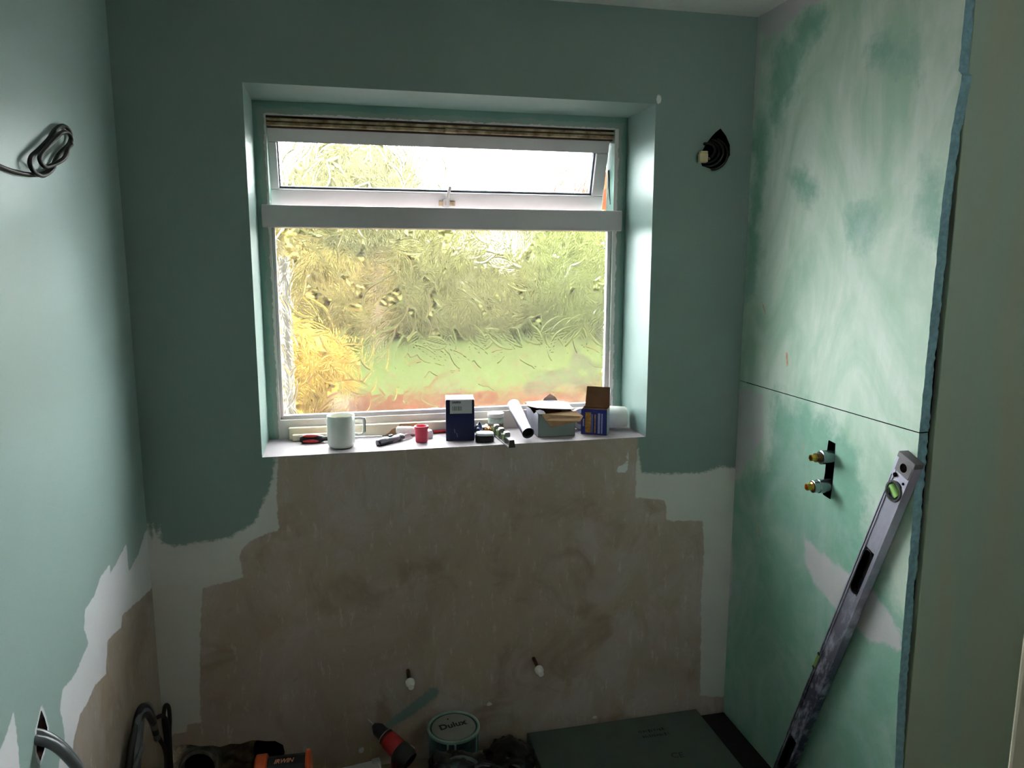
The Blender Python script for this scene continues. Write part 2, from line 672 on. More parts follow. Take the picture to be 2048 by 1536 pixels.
mb.prism([(-0.065, -0.05), (-0.07, 0.06), (-0.055, 0.075), (-0.04, 0.088), (-0.01, 0.092), (0.014, 0.08), (0.022, 0.05), (0.02, -0.05)], 0.018, 0.08)  # solid dark block paints the shade of a hole
mb.build('floor_void_shade', mat_dark, wall_back)

# ---- left wall
L_WHITE = [(0.05, 0.775), (-0.03, 0.772), (-0.10, 0.745), (-0.20, 0.735), (-0.201, 0.808), (-0.344, 0.790), (-0.342, 0.812), (-0.415, 0.812), (-0.458, 0.79), (-0.526, 0.787),
           (-0.542, 0.751), (-0.521, 0.712), (-0.613, 0.692), (-0.681, 0.7), (-0.702, 0.672), (-0.695, 0.647), (-0.693, 0.605), (-0.73, 0.588),
           (-0.745, 0.559), (-0.76, 0.4), (-0.8, -0.2), (0.05, -0.2)]
L_PLASTER = [(0.05, 0.60), (-0.022, 0.607), (-0.075, 0.616), (-0.182, 0.638), (-0.282, 0.659), (-0.301, 0.636), (-0.405, 0.658), (-0.435, 0.59), (-0.509, 0.609),
             (-0.552, 0.601), (-0.608, 0.602), (-0.651, 0.576), (-0.689, 0.518), (-0.72, 0.3), (-0.75, -0.2), (0.05, -0.2)]
L_PATCH = [(-0.884, 0.780), (-0.880, 0.741), (-0.886, 0.664), (-0.89, 0.3), (-0.9, -0.2), (-2.0, -0.2), (-2.0, 0.7), (-1.029, 0.76), (-0.937, 0.755), (-0.905, 0.768)]
L_HOLE = [(-0.781, 0.722), (-0.771, 0.700), (-0.764, 0.676), (-0.770, 0.660), (-0.787, 0.648), (-0.806, 0.640), (-0.817, 0.665), (-0.808, 0.700)]
l3 = lambda P: np.stack([np.full(len(P), XL), P[:, 0], P[:, 1]], 1)
wall_left = grid_wall('wall_left', lines((-1.2, 0.0, 0.009), 0.0, (YB, -1.2, 0.1), YB, (-0.83, -0.75, 0.004)), lines((-0.06, ZC, 0.010), ZC, (0.63, 0.73, 0.004)), l3, mat_left,
                      holes=[L_HOLE],
                      attrs={'sd_white': lambda P: np.minimum(sd_poly(P, L_WHITE), np.minimum(sd_poly(P, L_PATCH), np.abs(sd_poly(P, L_HOLE)) - 0.006)),
                             'sd_plaster': lambda P: sd_poly(P, L_PLASTER)})
struct(wall_left, 'left wall in green paint, paled for window light, over white primer and plaster')
cup('cable_hole', L_HOLE, l3, (-0.05, 0.0, -0.01), M('raw_hole', (92, 62, 48), 0.95, var=0.6, scale=60, bump=0.6, col2=(40, 34, 24)), wall_left, shrink=0.9)


# ---- right wall: plasterboards fixed proud of the wall
def yedge(z):
    z = np.asarray(z, float)
    y = np.interp(z, [-0.1, 0.32, 0.49, 0.72, 0.86, 1.15, 1.42, 1.63, 1.78, 1.874, 1.882, 2.3], [-0.79, -0.786, -0.775, -0.771, -0.771, -0.768, -0.771, -0.774, -0.783, -0.797, -0.786, -0.79])
    j = np.array([mnoise.noise(Vector((float(q) * 45, 3.1, 0))) for q in z.ravel()]).reshape(z.shape)
    return y + 0.0022 * j


R_SLOT = [(-0.459, 1.04), (-0.488, 1.037), (-0.49, 0.98), (-0.488, 0.926), (-0.484, 0.885), (-0.454, 0.888), (-0.445, 0.895), (-0.454, 0.95), (-0.456, 1.012)]
R_GREENS = [
    [(-0.02, 1.95), (-0.07, 1.92), (-0.11, 1.80), (-0.05, 1.60), (-0.01, 1.55)],
    [(-0.01, 1.62), (-0.07, 1.60), (-0.10, 1.53), (-0.05, 1.42), (-0.005, 1.38)],
    [(-0.501, 2.004), (-0.56, 2.012), (-0.655, 1.985), (-0.673, 1.954), (-0.668, 1.895), (-0.599, 1.935)],
    [(-0.10, 2.10), (-0.25, 2.16), (-0.32, 2.13), (-0.22, 2.02), (-0.13, 1.88), (-0.09, 1.93)],
    [(-0.20, 1.74), (-0.27, 1.75), (-0.33, 1.70), (-0.30, 1.66), (-0.25, 1.70)],
    [(-0.70, 1.72), (-0.76, 1.70), (-0.77, 1.55), (-0.72, 1.58)],
    [(-0.47, 1.62), (-0.56, 1.66), (-0.60, 1.60), (-0.55, 1.53), (-0.48, 1.56)],
    [(-0.19, 1.091), (-0.215, 1.108), (-0.277, 1.112), (-0.324, 1.118), (-0.417, 1.098), (-0.503, 1.063), (-0.583, 1.037), (-0.60, 0.947), (-0.63, 0.85), (-0.70, 0.74), (-0.80, 0.69),
     (-0.82, 0.46), (-0.82, 0.232), (-0.82, -0.2), (0.05, -0.2), (0.05, 0.80), (-0.031, 0.808), (-0.087, 0.864), (-0.168, 0.91), (-0.19, 0.962)]]
R_WHITES = [
    [(0.02, 2.3), (0.004, 2.20), (-0.005, 2.176), (-0.028, 2.17), (-0.07, 2.138), (-0.095, 2.151), (-0.134, 2.137), (-0.156, 2.160), (-0.191, 2.164), (-0.213, 2.175), (-0.303, 2.17), (-0.4, 2.18), (-0.6, 2.21), (-0.7, 2.3)],
    [(0.01, 2.2), (-0.012, 2.174), (-0.018, 2.05), (-0.012, 1.93), (0.01, 1.92)],
    [(-0.385, 0.752), (-0.422, 0.736), (-0.561, 0.721), (-0.674, 0.704), (-0.763, 0.658), (-0.769, 0.615), (-0.671, 0.583), (-0.555, 0.600), (-0.434, 0.635), (-0.394, 0.685)],
    [(0.01, 0.60), (-0.012, 0.56), (-0.016, 0.42), (0.01, 0.36)],
    [(0.01, 1.10), (-0.06, 1.11), (-0.14, 1.10), (-0.15, 0.98), (-0.10, 0.90), (-0.05, 0.86), (-0.035, 0.81), (0.01, 0.80)]]
R_MARKS = [[(-0.352, 1.028), (-0.354, 1.028), (-0.362, 0.932), (-0.360, 0.932)], [(-0.098, 1.392), (-0.106, 1.386), (-0.132, 1.344), (-0.126, 1.346)],
           [(-0.241, 1.252), (-0.250, 1.25), (-0.260, 1.208), (-0.252, 1.206)], [(-0.15, 0.70), (-0.155, 0.70), (-0.165, 0.66), (-0.158, 0.66)]]


def munion(polys):
    return lambda P: np.min([sd_poly(P, p) for p in polys], 0)


wall_right = bpy.data.objects.new('wall_right', None)
COL.objects.link(wall_right)
struct(wall_right, 'right shower wall of green plasterboards smeared with filler')
TB = 0.023


def board(z0, z1, holes):
    us = lines((0.0, 1.0, 0.0105), 1.0) if not holes else lines((0.0, 1.0, 0.0105), 1.0, (0.56, 0.66, 0.005))
    vs = lines((z0, z1, 0.0105), z1)
    if holes:
        vs = lines((z0, z1, 0.0105), z1, (0.87, 1.05, 0.004))

    # work in (y, z) directly, last column pulled to the wavy cut edge
    ys = us * -0.77
    def to3(P):
        y = P[:, 0].copy()
        k = np.clip((-y - 0.6) / 0.17, 0, 1)
        y = y + k * (yedge(P[:, 1]) + 0.77)
        return np.stack([np.full(len(P), XR), y, P[:, 1]], 1)
    ys = np.sort(ys)
    b = grid_wall('board', ys, vs, to3, mat_board, holes=holes, parent=wall_right,
                  attrs={'sd_green': munion(R_GREENS), 'sd_white': munion(R_WHITES), 'sd_mark': munion(R_MARKS)})
    zs = np.linspace(z0, z1, int((z1 - z0) / 0.004))
    ye = yedge(zs)
    mbb = MB()
    vv, ff = [], []
    nx = 6
    for i, z in enumerate(zs):
        for k in range(nx + 1):
            xx = XR + TB * k / nx
            rgh = 0.003 * mnoise.fractal(Vector((xx * 160, 7.7, float(z) * 60)), 1.0, 2.0, 3) if 0 < k else 0
            wob = 0.002 * mnoise.noise(Vector((2.2, 5.5, float(z) * 20))) if k == nx else 0
            vv.append((xx + wob, float(ye[i]) + rgh, float(z)))
    for i in range(len(zs) - 1):
        for k in range(nx):
            a = i * (nx + 1) + k
            ff.append((a, a + 1, a + nx + 2, a + nx + 1))
    mbb.add(vv, ff)
    mbb.build('board_edge', mat_edge, b, smooth=50, label='rough blue-grey cut edge of the board')
    return b


board(-0.035, 1.1268, [R_SLOT])
board(1.1292, ZC, [])
r3 = lambda P: np.stack([np.full(len(P), XR), P[:, 0], P[:, 1]], 1)
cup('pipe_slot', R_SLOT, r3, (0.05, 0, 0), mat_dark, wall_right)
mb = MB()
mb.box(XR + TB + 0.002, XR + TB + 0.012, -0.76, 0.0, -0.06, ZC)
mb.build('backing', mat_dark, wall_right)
mb = MB()
mb.box(XR + TB + 0.011, 2.62, -0.776, -0.70, -0.06, ZC)
struct(mb.build('wall_stub', mat_stub, None, bevel=0.002), 'grey-green boarded wall face right of the shower board edge')

mb = MB()
mb.add([(XL, YB, ZC), (2.62, YB, ZC), (2.62, 0.0, ZC), (XL, 0.0, ZC)], [(0, 3, 2, 1)])
struct(mb.build('ceiling', mat_ceiling), 'white ceiling', 'ceiling')
mb = MB()
mb.box(XL, 2.62, YB, 0.09, ZF - 0.03, ZF)
struct(mb.build('floor', mat_floor), 'bare brown floor at the foot of the walls', 'floor')
mb = MB()
OX0, OX1, OZ0, OZ1 = 1.15, 1.50, 1.58, 1.75          # unseen opening added behind the camera to let in fill light
mb.box(XL - 0.05, OX0, YB - 0.05, YB, -0.06, ZC)
mb.box(OX1, 2.67, YB - 0.05, YB, -0.06, ZC)
mb.box(OX0, OX1, YB - 0.05, YB, -0.06, OZ0)
mb.box(OX0, OX1, YB - 0.05, YB, OZ1, ZC)
struct(mb.build('wall_front', mat_front), 'pale painted wall behind the camera')
mb = MB()
mb.box(2.62, 2.67, YB, -0.70, -0.06, ZC)
struct(mb.build('wall_landing', mat_front), 'pale painted landing wall beyond the door')

# ---- door at the right margin, open into the room
hx = Vector((0.22, -0.975, 0)).normalized()
P0 = Vector((0.952, -1.512, 0))
nrm = Vector((-hx.y, hx.x, 0))           # away from camera side
door = bpy.data.objects.new('door_1', None)
COL.objects.link(door)
door.matrix_world = frame_T((P0.x, P0.y, ZF + 0.01), hx, nrm, (0, 0, 1))
struct(door, 'beige door standing open at the right margin', 'door')
mat_door = M('beige_door_paint', (196, 186, 164), 0.5, var=0.08, scale=6)
mb = MB()
mb.box(0, 0.76, 0, 0.038, 0, 1.98)
mb.build('leaf', mat_door, door, bevel=0.007, seg=3)
mb = MB()
mat_chrome = M('chrome', (226, 228, 230), 0.12, 1.0, var=0.05)
T = frame_T((0.084, 0, 0.996), (1, 0, 0), (0, 0, 1), (0, -1, 0))
mb.lathe([(0, 0), (0.024, 0), (0.024, 0.007), (0.009, 0.008), (0.009, 0.03), (0.020, 0.036), (0.025, 0.048), (0.022, 0.060), (0.0, 0.064)], 24, T)
mb.build('handle', mat_chrome, door, smooth=40, label='shiny chrome knob')

# ================================================================== WINDOW
window = bpy.data.objects.new('window_1', None)
COL.objects.link(window)
struct(window, 'white plastic window with patterned glass and an open fanlight', 'window')


def grid_face(x0, x1, z0, z1, y, nx, nz):
    xs, zs = np.linspace(x0, x1, nx), np.linspace(z0, z1, nz)
    vs = [(x, y, z) for x in xs for z in zs]
    fs = [(i * nz + j, (i + 1) * nz + j, (i + 1) * nz + j + 1, i * nz + j + 1) for i in range(nx - 1) for j in range(nz - 1)]
    return vs, fs


GX0, GX1, GZ0, GZ1 = 0.044, 1.096, 1.028, 1.600      # lower glass
FZ0, FZ1 = 1.667, 1.926                               # fanlight opening
mb = MB()
e = 0.004
for (x0, x1, z0, z1, yy) in ((0, 0.036, ZB, ZT, 0), (1.108, WX, ZB, ZT, 0), (0.036, 1.108, ZB, 1.018, 0), (0.036, 1.108, FZ1 - 0.004, ZT, 0)):
    vs, fs = grid_face(x0, x1, z0, z1, D, max(3, int((x1 - x0) / 0.006)), max(3, int((z1 - z0) / 0.006)))
    mb.add(vs, fs)
    mb.box(x0, x1, D + 0.0005, 0.29, z0, z1, 0)
fr = mb.build('frame', mat_frame, window)
co = np.empty(len(fr.data.vertices) * 3)
fr.data.vertices.foreach_get('co', co)
co = co.reshape(-1, 3)
sdv = np.minimum(np.minimum(co[:, 0], WX - co[:, 0]), np.minimum(ZT - co[:, 2] - 0.004, 9 + 0 * co[:, 2]))
sdv = np.where(co[:, 2] < 1.018 - 1e-6, np.minimum(np.minimum(co[:, 0], WX - co[:, 0]), 9), sdv)
at = fr.data.attributes.new('sd_edge', 'FLOAT', 'POINT')
at.data.foreach_set('value', sdv.astype(np.float32))
mb = MB()
mb.box(0.012, 1.135, D - 0.012, 0.285, GZ1 + 0.002, FZ0)
mb.build('transom', mat_pvc, window, bevel=0.003)
for nm, q in (('bead', (0.034, 0.047, GZ0 - .014, GZ1 + .003)), ('bead', (1.094, 1.110, GZ0 - .014, GZ1 + .003)), ('bead', (0.034, 1.11, GZ0 - .016, GZ0 + 0.003))):
    mb = MB()
    mb.box(q[0], q[1], D + 0.012, D + 0.03, q[2], q[3])
    mb.build(nm, mat_pvc, window, bevel=0.004)
for k, (za, zb, yy, mt) in enumerate(((1.914, 1.924, 0.232, mat_gasket), (1.907, 1.9145, 0.226, mat_pvc_old), (1.903, 1.9075, 0.240, mat_gasket), (1.894, 1.9035, 0.228, mat_pvc_old), (1.889, 1.8945, 0.24, mat_gasket))):
    mb = MB()
    mb.box(0.036, 1.108, yy, 0.28, za, zb)
    mb.build('track', mt, window, bevel=0.0012, **({'label': 'rust stained cream hinge track'} if mt is mat_pvc_old else {'label': 'dark brown gasket strip'}))
mb = MB()
mb.box(0.56, 0.60, 0.224, 0.25, 1.893, 1.906)
mb.build('hinge_clip', mat_pvc_old, window, bevel=0.002)


# glass with a pressed leaf pattern: real relief on the room face
def leaf_relief(x0, x1, z0, z1, step, seed):
    r = np.random.default_rng(seed)
    nx, nz = int((x1 - x0) / step) + 1, int((z1 - z0) / step) + 1
    X, Z = np.meshgrid(np.linspace(x0, x1, nx), np.linspace(z0, z1, nz), indexing='ij')
    H = np.zeros_like(X)
    cell = 0.052
    cs = []
    for i in range(int((x1 - x0) / cell) + 3):
        for j in range(int((z1 - z0) / cell) + 3):
            cs.append((x0 + (i - 1 + r.uniform(0, 1)) * cell, z0 + (j - 1 + r.uniform(0, 1)) * cell))
    r.shuffle(cs)
    for cx, cz in cs:
        L = r.uniform(0.042, 0.068)
        W = L * r.uniform(0.38, 0.52)
        th = r.normal(math.pi / 2, 0.75)
        bend = r.uniform(-0.35, 0.35)
        i0, i1 = np.searchsorted(X[:, 0], [cx - L, cx + L])
        j0, j1 = np.searchsorted(Z[0], [cz - L, cz + L])
        if i1 <= i0 or j1 <= j0:
            continue
        dx, dz = X[i0:i1, j0:j1] - cx, Z[i0:i1, j0:j1] - cz
        u = (dx * math.cos(th) + dz * math.sin(th)) / L
        v = (-dx * math.sin(th) + dz * math.cos(th)) / W + bend * (1 - u * u)
        hw = np.clip(1 - u * u, 0, 1) ** 0.9 * (1 - 0.25 * u) + 1e-6
        s = np.abs(v) / hw
        ins = (np.abs(u) < 1) & (s < 1)
        tilt = r.uniform(-0.0004, 0.0004) * u
        h = 0.0006 * (1 - s ** 5) + tilt
        h += 0.00058 * np.exp(-((s - 0.86) / 0.10) ** 2)              # raised rim
        h -= 0.00022 * np.exp(-(v / 0.06) ** 2)                       # midrib
        h += 0.00006 * np.sin((u * 1.2 + np.abs(v)) * 18) * (s < 0.85)  # side veins
        h += 0.00005 * np.sin(v * 30 + 2 * u)                         # long streaks
        sub = H[i0:i1, j0:j1]
        sub[ins] = h[ins]
    for _ in range(1):
        H = (H + np.roll(H, 1, 0) + np.roll(H, -1, 0) + np.roll(H, 1, 1) + np.roll(H, -1, 1)) / 5
    return X, Z, H


def pane(name, x0, x1, z0, z1, y, step, seed, mt, parent, attrs=None, amp=1.0):
    X, Z, H = leaf_relief(x0, x1, z0, z1, step, seed)
    nx, nz = X.shape
    co = np.stack([X.ravel(), (y - H * amp).ravel(), Z.ravel()], 1)
    idx = np.arange(nx * nz).reshape(nx, nz)
    q = np.stack([idx[:-1, :-1], idx[1:, :-1], idx[1:, 1:], idx[:-1, 1:]], -1).reshape(-1, 4)
    yb = y + 0.005
    n0 = len(co)
    co = np.concatenate([co, [[x0, yb, z0], [x1, yb, z0], [x1, yb, z1], [x0, yb, z1]]])
    nv, nq = len(co), len(q) + 1
    me = bpy.data.meshes.new(name)
    me.vertices.add(nv)
    me.vertices.foreach_set('co', co.astype(np.float32).ravel())
    q = np.concatenate([q, [[n0, n0 + 3, n0 + 2, n0 + 1]]])
    me.loops.add(nq * 4)
    me.loops.foreach_set('vertex_index', q.astype(np.int32).ravel())
    me.polygons.add(nq)
    me.polygons.foreach_set('loop_start', np.arange(0, nq * 4, 4, dtype=np.int32))
    me.polygons.foreach_set('use_smooth', np.ones(nq, bool))
    me.update(calc_edges=True)
    me.validate()
    me.materials.append(mt)
    for k, fn in (attrs or {}).items():
        a = me.attributes.new(k, 'FLOAT', 'POINT')
        a.data.foreach_set('value', fn(co[:, [0, 2]]).astype(np.float32))
    o = bpy.data.objects.new(name, me)
    COL.objects.link(o)
    o.parent = parent
    return o


SMEARS = [[(0.809, 1.075), (0.83, 1.115), (0.875, 1.139), (0.93, 1.150), (0.991, 1.146), (1.06, 1.12), (1.08, 1.06), (1.06, 1.04), (1.01, 1.067), (0.94, 1.082), (0.87, 1.068)],
          [(0.975, 1.160), (0.99, 1.222), (1.03, 1.20), (1.085, 1.16), (1.096, 1.09), (1.06, 1.10), (1.01, 1.135)],
          [(1.07, 1.30), (1.12, 1.30), (1.12, 1.0), (1.09, 1.0)],
          [(0.04, 1.61), (0.07, 1.61), (0.066, 1.50), (0.056, 1.30), (0.04, 1.2)]]
pane('pane', GX0 - 0.006, GX1 + 0.006, GZ0 - 0.006, GZ1 + 0.006, D + 0.022, 0.0013, 5, mat_glass, window, {'sd_smear': munion(SMEARS)})

TH = math.radians(17)
sash = bpy.data.objects.new('sash', None)
COL.objects.link(sash)
sash.parent = window
sash.matrix_world = frame_T((0, 0.246, 1.892), (1, 0, 0), (0, math.cos(TH), math.sin(TH)), (0, -math.sin(TH), math.cos(TH)))
SX0, SX1, SH = 0.028, 1.101, 0.236
gx0, gx1, gz0, gz1 = 0.060, 1.060, -0.180, -0.042
for q in ((SX0, SX1, gz1, 0.0), (SX0, SX1, -SH, gz0), (SX0, gx0, gz0, gz1), (gx1, SX1, gz0, gz1)):
    mb = MB()
    mb.box(q[0], q[1], 0, 0.05, q[2], q[3])
    mb.build('sash_rail', mat_pvc, sash, bevel=0.003)
mb = MB()
for q in ((gx0, gx1, gz0, gz0 + 0.006), (gx0, gx0 + 0.004, gz0, gz1), (gx1 - 0.006, gx1, gz0, gz1)):
    mb.box(q[0], q[1], 0.010, 0.024, q[2], q[3])
mb.build('seal', mat_grey_seal, sash)
pane('pane', gx0 - 0.003, gx1 + 0.003, gz0 - 0.003, gz1 + 0.003, 0.018, 0.0014, 9, mat_glass_fan, sash)
mb = MB()
mb.box(0.548, 0.600, -0.006, 0, gz0 - 0.040, gz0 - 0.026, 1)
mb.box(0.560, 0.580, -0.020, -0.003, gz0 - 0.048, gz0 - 0.020, 0)
mb.tube(spline([(0.570, -0.018, gz0 - 0.034), (0.572, -0.026, gz0 - 0.010), (0.577, -0.030, gz0 + 0.018), (0.579, -0.030, gz0 + 0.026)], 5), 0.0052, 10, 0)
mb.build('sash_handle', [mat_pvc, mat_pvc_old], sash, smooth=40, label='white lever catch with rust stains')
mb = MB()
mb.tube([(1.104, 0.262, 1.80), (1.107, 0.262, 1.745), (1.109, 0.25, 1.69)], 0.003, 6)
mb.build('stay', M('steel', (120, 122, 120), 0.4, 0.8), window)

# ================================================================== GARDEN outside
def G(name, rgb, k, rough=0.9, col2=None, scale=4, sun=SKY):
    """outdoor surface colours"""
    return M(name, rgb, rough, var=0.25, scale=scale, col2=col2)


GZ = -0.25
mb = MB()
mb.box(-14, 16, 0.40, 7.9, GZ - 0.1, GZ)
pat = struct(mb.build('ground', M('terracotta_paving', (52, 31, 19), 0.9, var=0.3, scale=3)), 'terracotta paving just outside the window', 'paving')
mb = MB()
mb.box(-30, 40, 7.9, 40, GZ - 0.12, GZ - 0.015)
struct(mb.build('lawn', M('grass', (43, 45, 25), 0.95, var=0.4, scale=0.8, col2=(43, 49, 23))), 'mown lawn beyond the paving', 'lawn')


def foliage(mbs, c, r, n, s, seed):
    q = random.Random(seed)
    for _ in range(n):
        d = Vector((q.gauss(0, 1), q.gauss(0, 1), q.gauss(0, 1))).normalized() * (q.uniform(0.55, 1.0))
        p = Vector((c[0] + d.x * r[0], c[1] + d.y * r[1], max(0.03, c[2] + d.z * r[2])))
        a = Vector((q.uniform(-1, 1), q.uniform(-1, 1), q.uniform(-.6, .6))).normalized() * s * q.uniform(.7, 1.3)
        b = a.orthogonal().normalized() * a.length * 0.5
        mbs.add([p - a, p + b, p + a, p - b], [(0, 1, 2, 3)])


def bush(name, label, cat, x, y, masses, trunk_h, seed):
    """masses = (dx, dy, z centre, rx, ry, rz, material, leaves, leaf size)"""
    t = thing(name, label, cat, (x, y, GZ - 0.02))
    for k, (dx, dy, zc, rx, ry, rz, mt, n, sz) in enumerate(masses):
        mbs = MB()
        foliage(mbs, (dx, dy, zc), (rx, ry, rz), n, sz, seed + k)
        mbs.build('foliage', mt, t, kind='stuff')
    mbs = MB()
    mbs.tube([(0, 0, 0), (0.02, 0, trunk_h * 0.6), (0.0, 0.02, trunk_h)], [0.08, 0.06, 0.02], 8)
    mbs.build('trunk', bark, t)
    return t


bark = M('bark', (72, 60, 46), 0.9)
leaf_olive = M('leaf_olive', (110, 94, 58), 0.8, var=0.2, scale=2, col2=(102, 96, 54))
leaf_green = M('leaf_green', (88, 92, 54), 0.8, var=0.2, scale=2)
leaf_dark = M('leaf_dark', (88, 86, 52), 0.8, var=0.2, scale=2)
leaf_yellow = M('leaf_yellow', (104, 82, 36), 0.8, var=0.2, scale=2, col2=(96, 78, 36))
leaf_light = M('leaf_light', (104, 102, 70), 0.8, var=0.3, scale=2)
bush('hedge', 'long mixed green hedge along the far side of the lawn', 'hedge', 4.0, 16.0,
     [(5.2, 0, 1.5, 2.5, 1.6, 1.75, leaf_olive, 12000, 0.10), (2.2, 0.3, 1.5, 2.6, 1.6, 1.75, leaf_green, 13000, 0.10), (0.6, 0.9, 1.55, 1.8, 1.2, 1.8, leaf_green, 9000, 0.10), (-0.9, 0, 1.45, 2.2, 1.5, 1.75, leaf_dark, 12000, 0.10), (-5.2, 0.2, 1.5, 1.8, 1.4, 1.75, leaf_olive, 9000, 0.10),
      (-3.1, 0.4, 1.5, 2.0, 1.5, 1.75, leaf_olive, 11000, 0.10)], 1.8, 1)
bush('shrub', 'golden shrub at the left end of the paving', 'shrub', -0.55, 6.6, [(0, 0, 0.55, 1.0, 0.8, 0.62, leaf_yellow, 4200, 0.07)], 0.7, 21)
bush('tree', 'pale leafy tree showing in the left of the fanlight', 'tree', 0.9, 12.2, [(-0.3, 0, 3.0, 1.35, 1.2, 1.1, leaf_light, 9000, 0.10)], 3.0, 31)
mb = MB()
tf = thing('garden_fence', 'tan board fence across the back of the garden', 'fence', (0, 0, 0))
mat_fence = M('fence_tan', (78, 62, 38), 0.9, var=0.25, scale=5, stretch=(8, 8, 1))
for k in range(58):
    mb = MB()
    x = -4 + k * 0.25
    mb.box(x, x + 0.235, 18.6 + 0.02 * (k % 2), 18.63 + 0.02 * (k % 2), GZ - 0.05, 1.62 + 0.02 * random.random())
    mb.build('board', mat_fence, tf)
for k in range(8):
    mb = MB()
    mb.box(-4 + k * 2.0, -3.9 + k * 2.0, 18.66, 18.76, GZ - 0.1, 1.7)
    mb.build('post', mat_fence, tf)
mb = MB()
mb.tube([(0.040, 0.62, GZ), (0.040, 0.62, 1.52)], 0.020, 14)
pp = mb.build('downpipe', M('white_pipe', (98, 94, 84), 0.5), smooth=40)
tag(pp, 'white plastic pipe standing outside at the left edge of the window', 'pipe')
# neighbour's house, red tiled roof seen through the gap beside the fanlight
hs = thing('house', 'neighbouring house with an orange tiled roof beyond the garden', 'house', (11.2, 24.0, GZ))
mb = MB()
mb.box(-2.6, 4, 0, 5, 0, 3.6)
mb.build('wall', M('house_brick', (70, 46, 36), 0.9), hs)
mat_tile = M('roof_tile', (100, 46, 30), 0.8, var=0.3, scale=6)
mb = MB()
mb.prism([(-2.9, 3.55), (4.3, 3.55), (0.7, 5.8)], -0.3, 5.3)
mb.build('roof', mat_tile, hs)
mb = MB()
mb.box(-1.6, -0.6, -0.04, 0.02, 1.2, 2.4)
fw_ = mb.build('window', mat_pvc, hs)

for _n in ('terracotta_paving', 'grass', 'bark', 'leaf_olive', 'leaf_green', 'leaf_dark', 'leaf_yellow', 'leaf_light', 'fence_tan', 'house_brick', 'roof_tile'):
    bpy.data.materials[_n].node_tree.nodes['Principled BSDF'].inputs['Specular IOR Level'].default_value = 0.0

# ================================================================== THINGS ON THE SILL
blk = M('black_plastic', (30, 30, 33), 0.4, var=0.2)
redp = M('red_plastic', (186, 42, 48), 0.4, var=0.12)
steel = M('bright_steel', (186, 188, 192), 0.28, 0.9, var=0.08)
white_ceramic = M('white_ceramic', (232, 236, 230), 0.18, var=0.03)
wplastic = M('white_plastic', (232, 230, 226), 0.4, var=0.04)
cream = M('cream_wood', (226, 214, 190), 0.6, var=0.06)
tan_card = M('tan_card', (176, 140, 104), 0.85, var=0.15, scale=40)
brown_card = M('brown_card', (98, 66, 36), 0.9, var=0.25, scale=30)

# mug
mg = thing('mug', 'tall white china mug with a squared handle on the sill', 'mug', (0.218, 0.078, ZB))
mb = MB()
mb.lathe([(0, 0.0), (0.030, 0.0), (0.036, 0.004), (0.0395, 0.012), (0.041, 0.05), (0.0405, 0.094), (0.0395, 0.096), (0.0380, 0.094), (0.038, 0.012), (0.030, 0.006), (0, 0.006)], 40)
mb.build('body', white_ceramic, mg, smooth=35)
mb = MB()
mb.lathe([(0.0381, 0.082), (0, 0.082)], 30)
mb.build('drink', M('milky_tea', (186, 172, 140), 0.2), mg)
mb = MB()
hp = spline([(0.036, 0, 0.084), (0.052, 0, 0.085), (0.064, 0, 0.083), (0.067, 0, 0.074), (0.066, 0, 0.055), (0.065, 0, 0.042), (0.060, 0, 0.036), (0.050, 0, 0.035), (0.036, 0, 0.039)], 5)
mb.tube(hp, 0.0042, 10)
mb.build('handle', white_ceramic, mg, smooth=60)
mb = MB()
mb.tube([p + Vector((0.0026, 0, 0)) for p in hp[8:26]], 0.0030, 8)
mb.build('pattern_band', M('mug_pattern', (74, 26, 24), 0.4, var=0.6, scale=160, col2=(24, 24, 40)), mg, smooth=60, label='dark red patterned edge of the handle')

# screwdriver
sd = thing('screwdriver', 'red and black handled screwdriver lying behind the mug', 'screwdriver', (0.095, 0.150, ZB + 0.0125), math.radians(-3))
T = axis_T((0, 0, 0), (1, 0, 0))
mb = MB()
mb.lathe([(0, 0), (0.008, 0.001), (0.012, 0.008), (0.0125, 0.022), (0.011, 0.040), (0.012, 0.055), (0.0105, 0.066), (0.0075, 0.072), (0.0075, 0.090), (0.005, 0.094), (0, 0.094)], 20, T)
mb.build('handle', blk, sd, smooth=40)
mb = MB()
for a in (0.4, 2.0, 3.6, 5.2):
    pts = [(x, (rr - 0.0025) * math.cos(a), (rr - 0.0025) * math.sin(a)) for x, rr in ((0.010, 0.0125), (0.022, 0.0132), (0.04, 0.0125), (0.056, 0.0125))]
    mb.tube(pts, [0.003, 0.006, 0.006, 0.003], 8)
mb.build('grip', redp, sd, smooth=60, label='red rubber grip inserts')
mb = MB()
mb.lathe([(0, 0.09), (0.0026, 0.09), (0.0026, 0.235), (0.0012, 0.245), (0, 0.245)], 12, T)
mb.build('shaft', steel, sd, smooth=40)

# utility knife
kn = thing('utility_knife', 'grey and black trimming knife lying on the sill right of the mug', 'knife', (0.322, 0.062, ZB + 0.011), math.radians(38))
mb = MB()
mb.tube([(0.0, 0, 0), (0.006, 0, 0.0), (0.03, 0, 0.001), (0.06, 0, 0.0), (0.085, 0, 0.001), (0.098, 0, 0.001)], [0.008, 0.0115, 0.012, 0.010, 0.011, 0.009], 14, flat=0.92)
mb.build('handle', M('grey_alloy', (112, 114, 120), 0.4, 0.4, var=0.2), kn, smooth=50)
mb = MB()
mb.tube([(0.002, 0, -0.002), (0.03, 0, -0.0025), (0.055, 0, -0.002)], [0.0108, 0.0118, 0.0098], 14)
mb.tube([(0.083, 0, 0), (0.094, 0, 0.001), (0.104, 0, 0)], [0.0116, 0.0112, 0.008], 14)
mb.build('grip', blk, kn, smooth=50)
mb = MB()
mb.box(0.045, 0.06, -0.004, 0.004, 0.010, 0.0145)
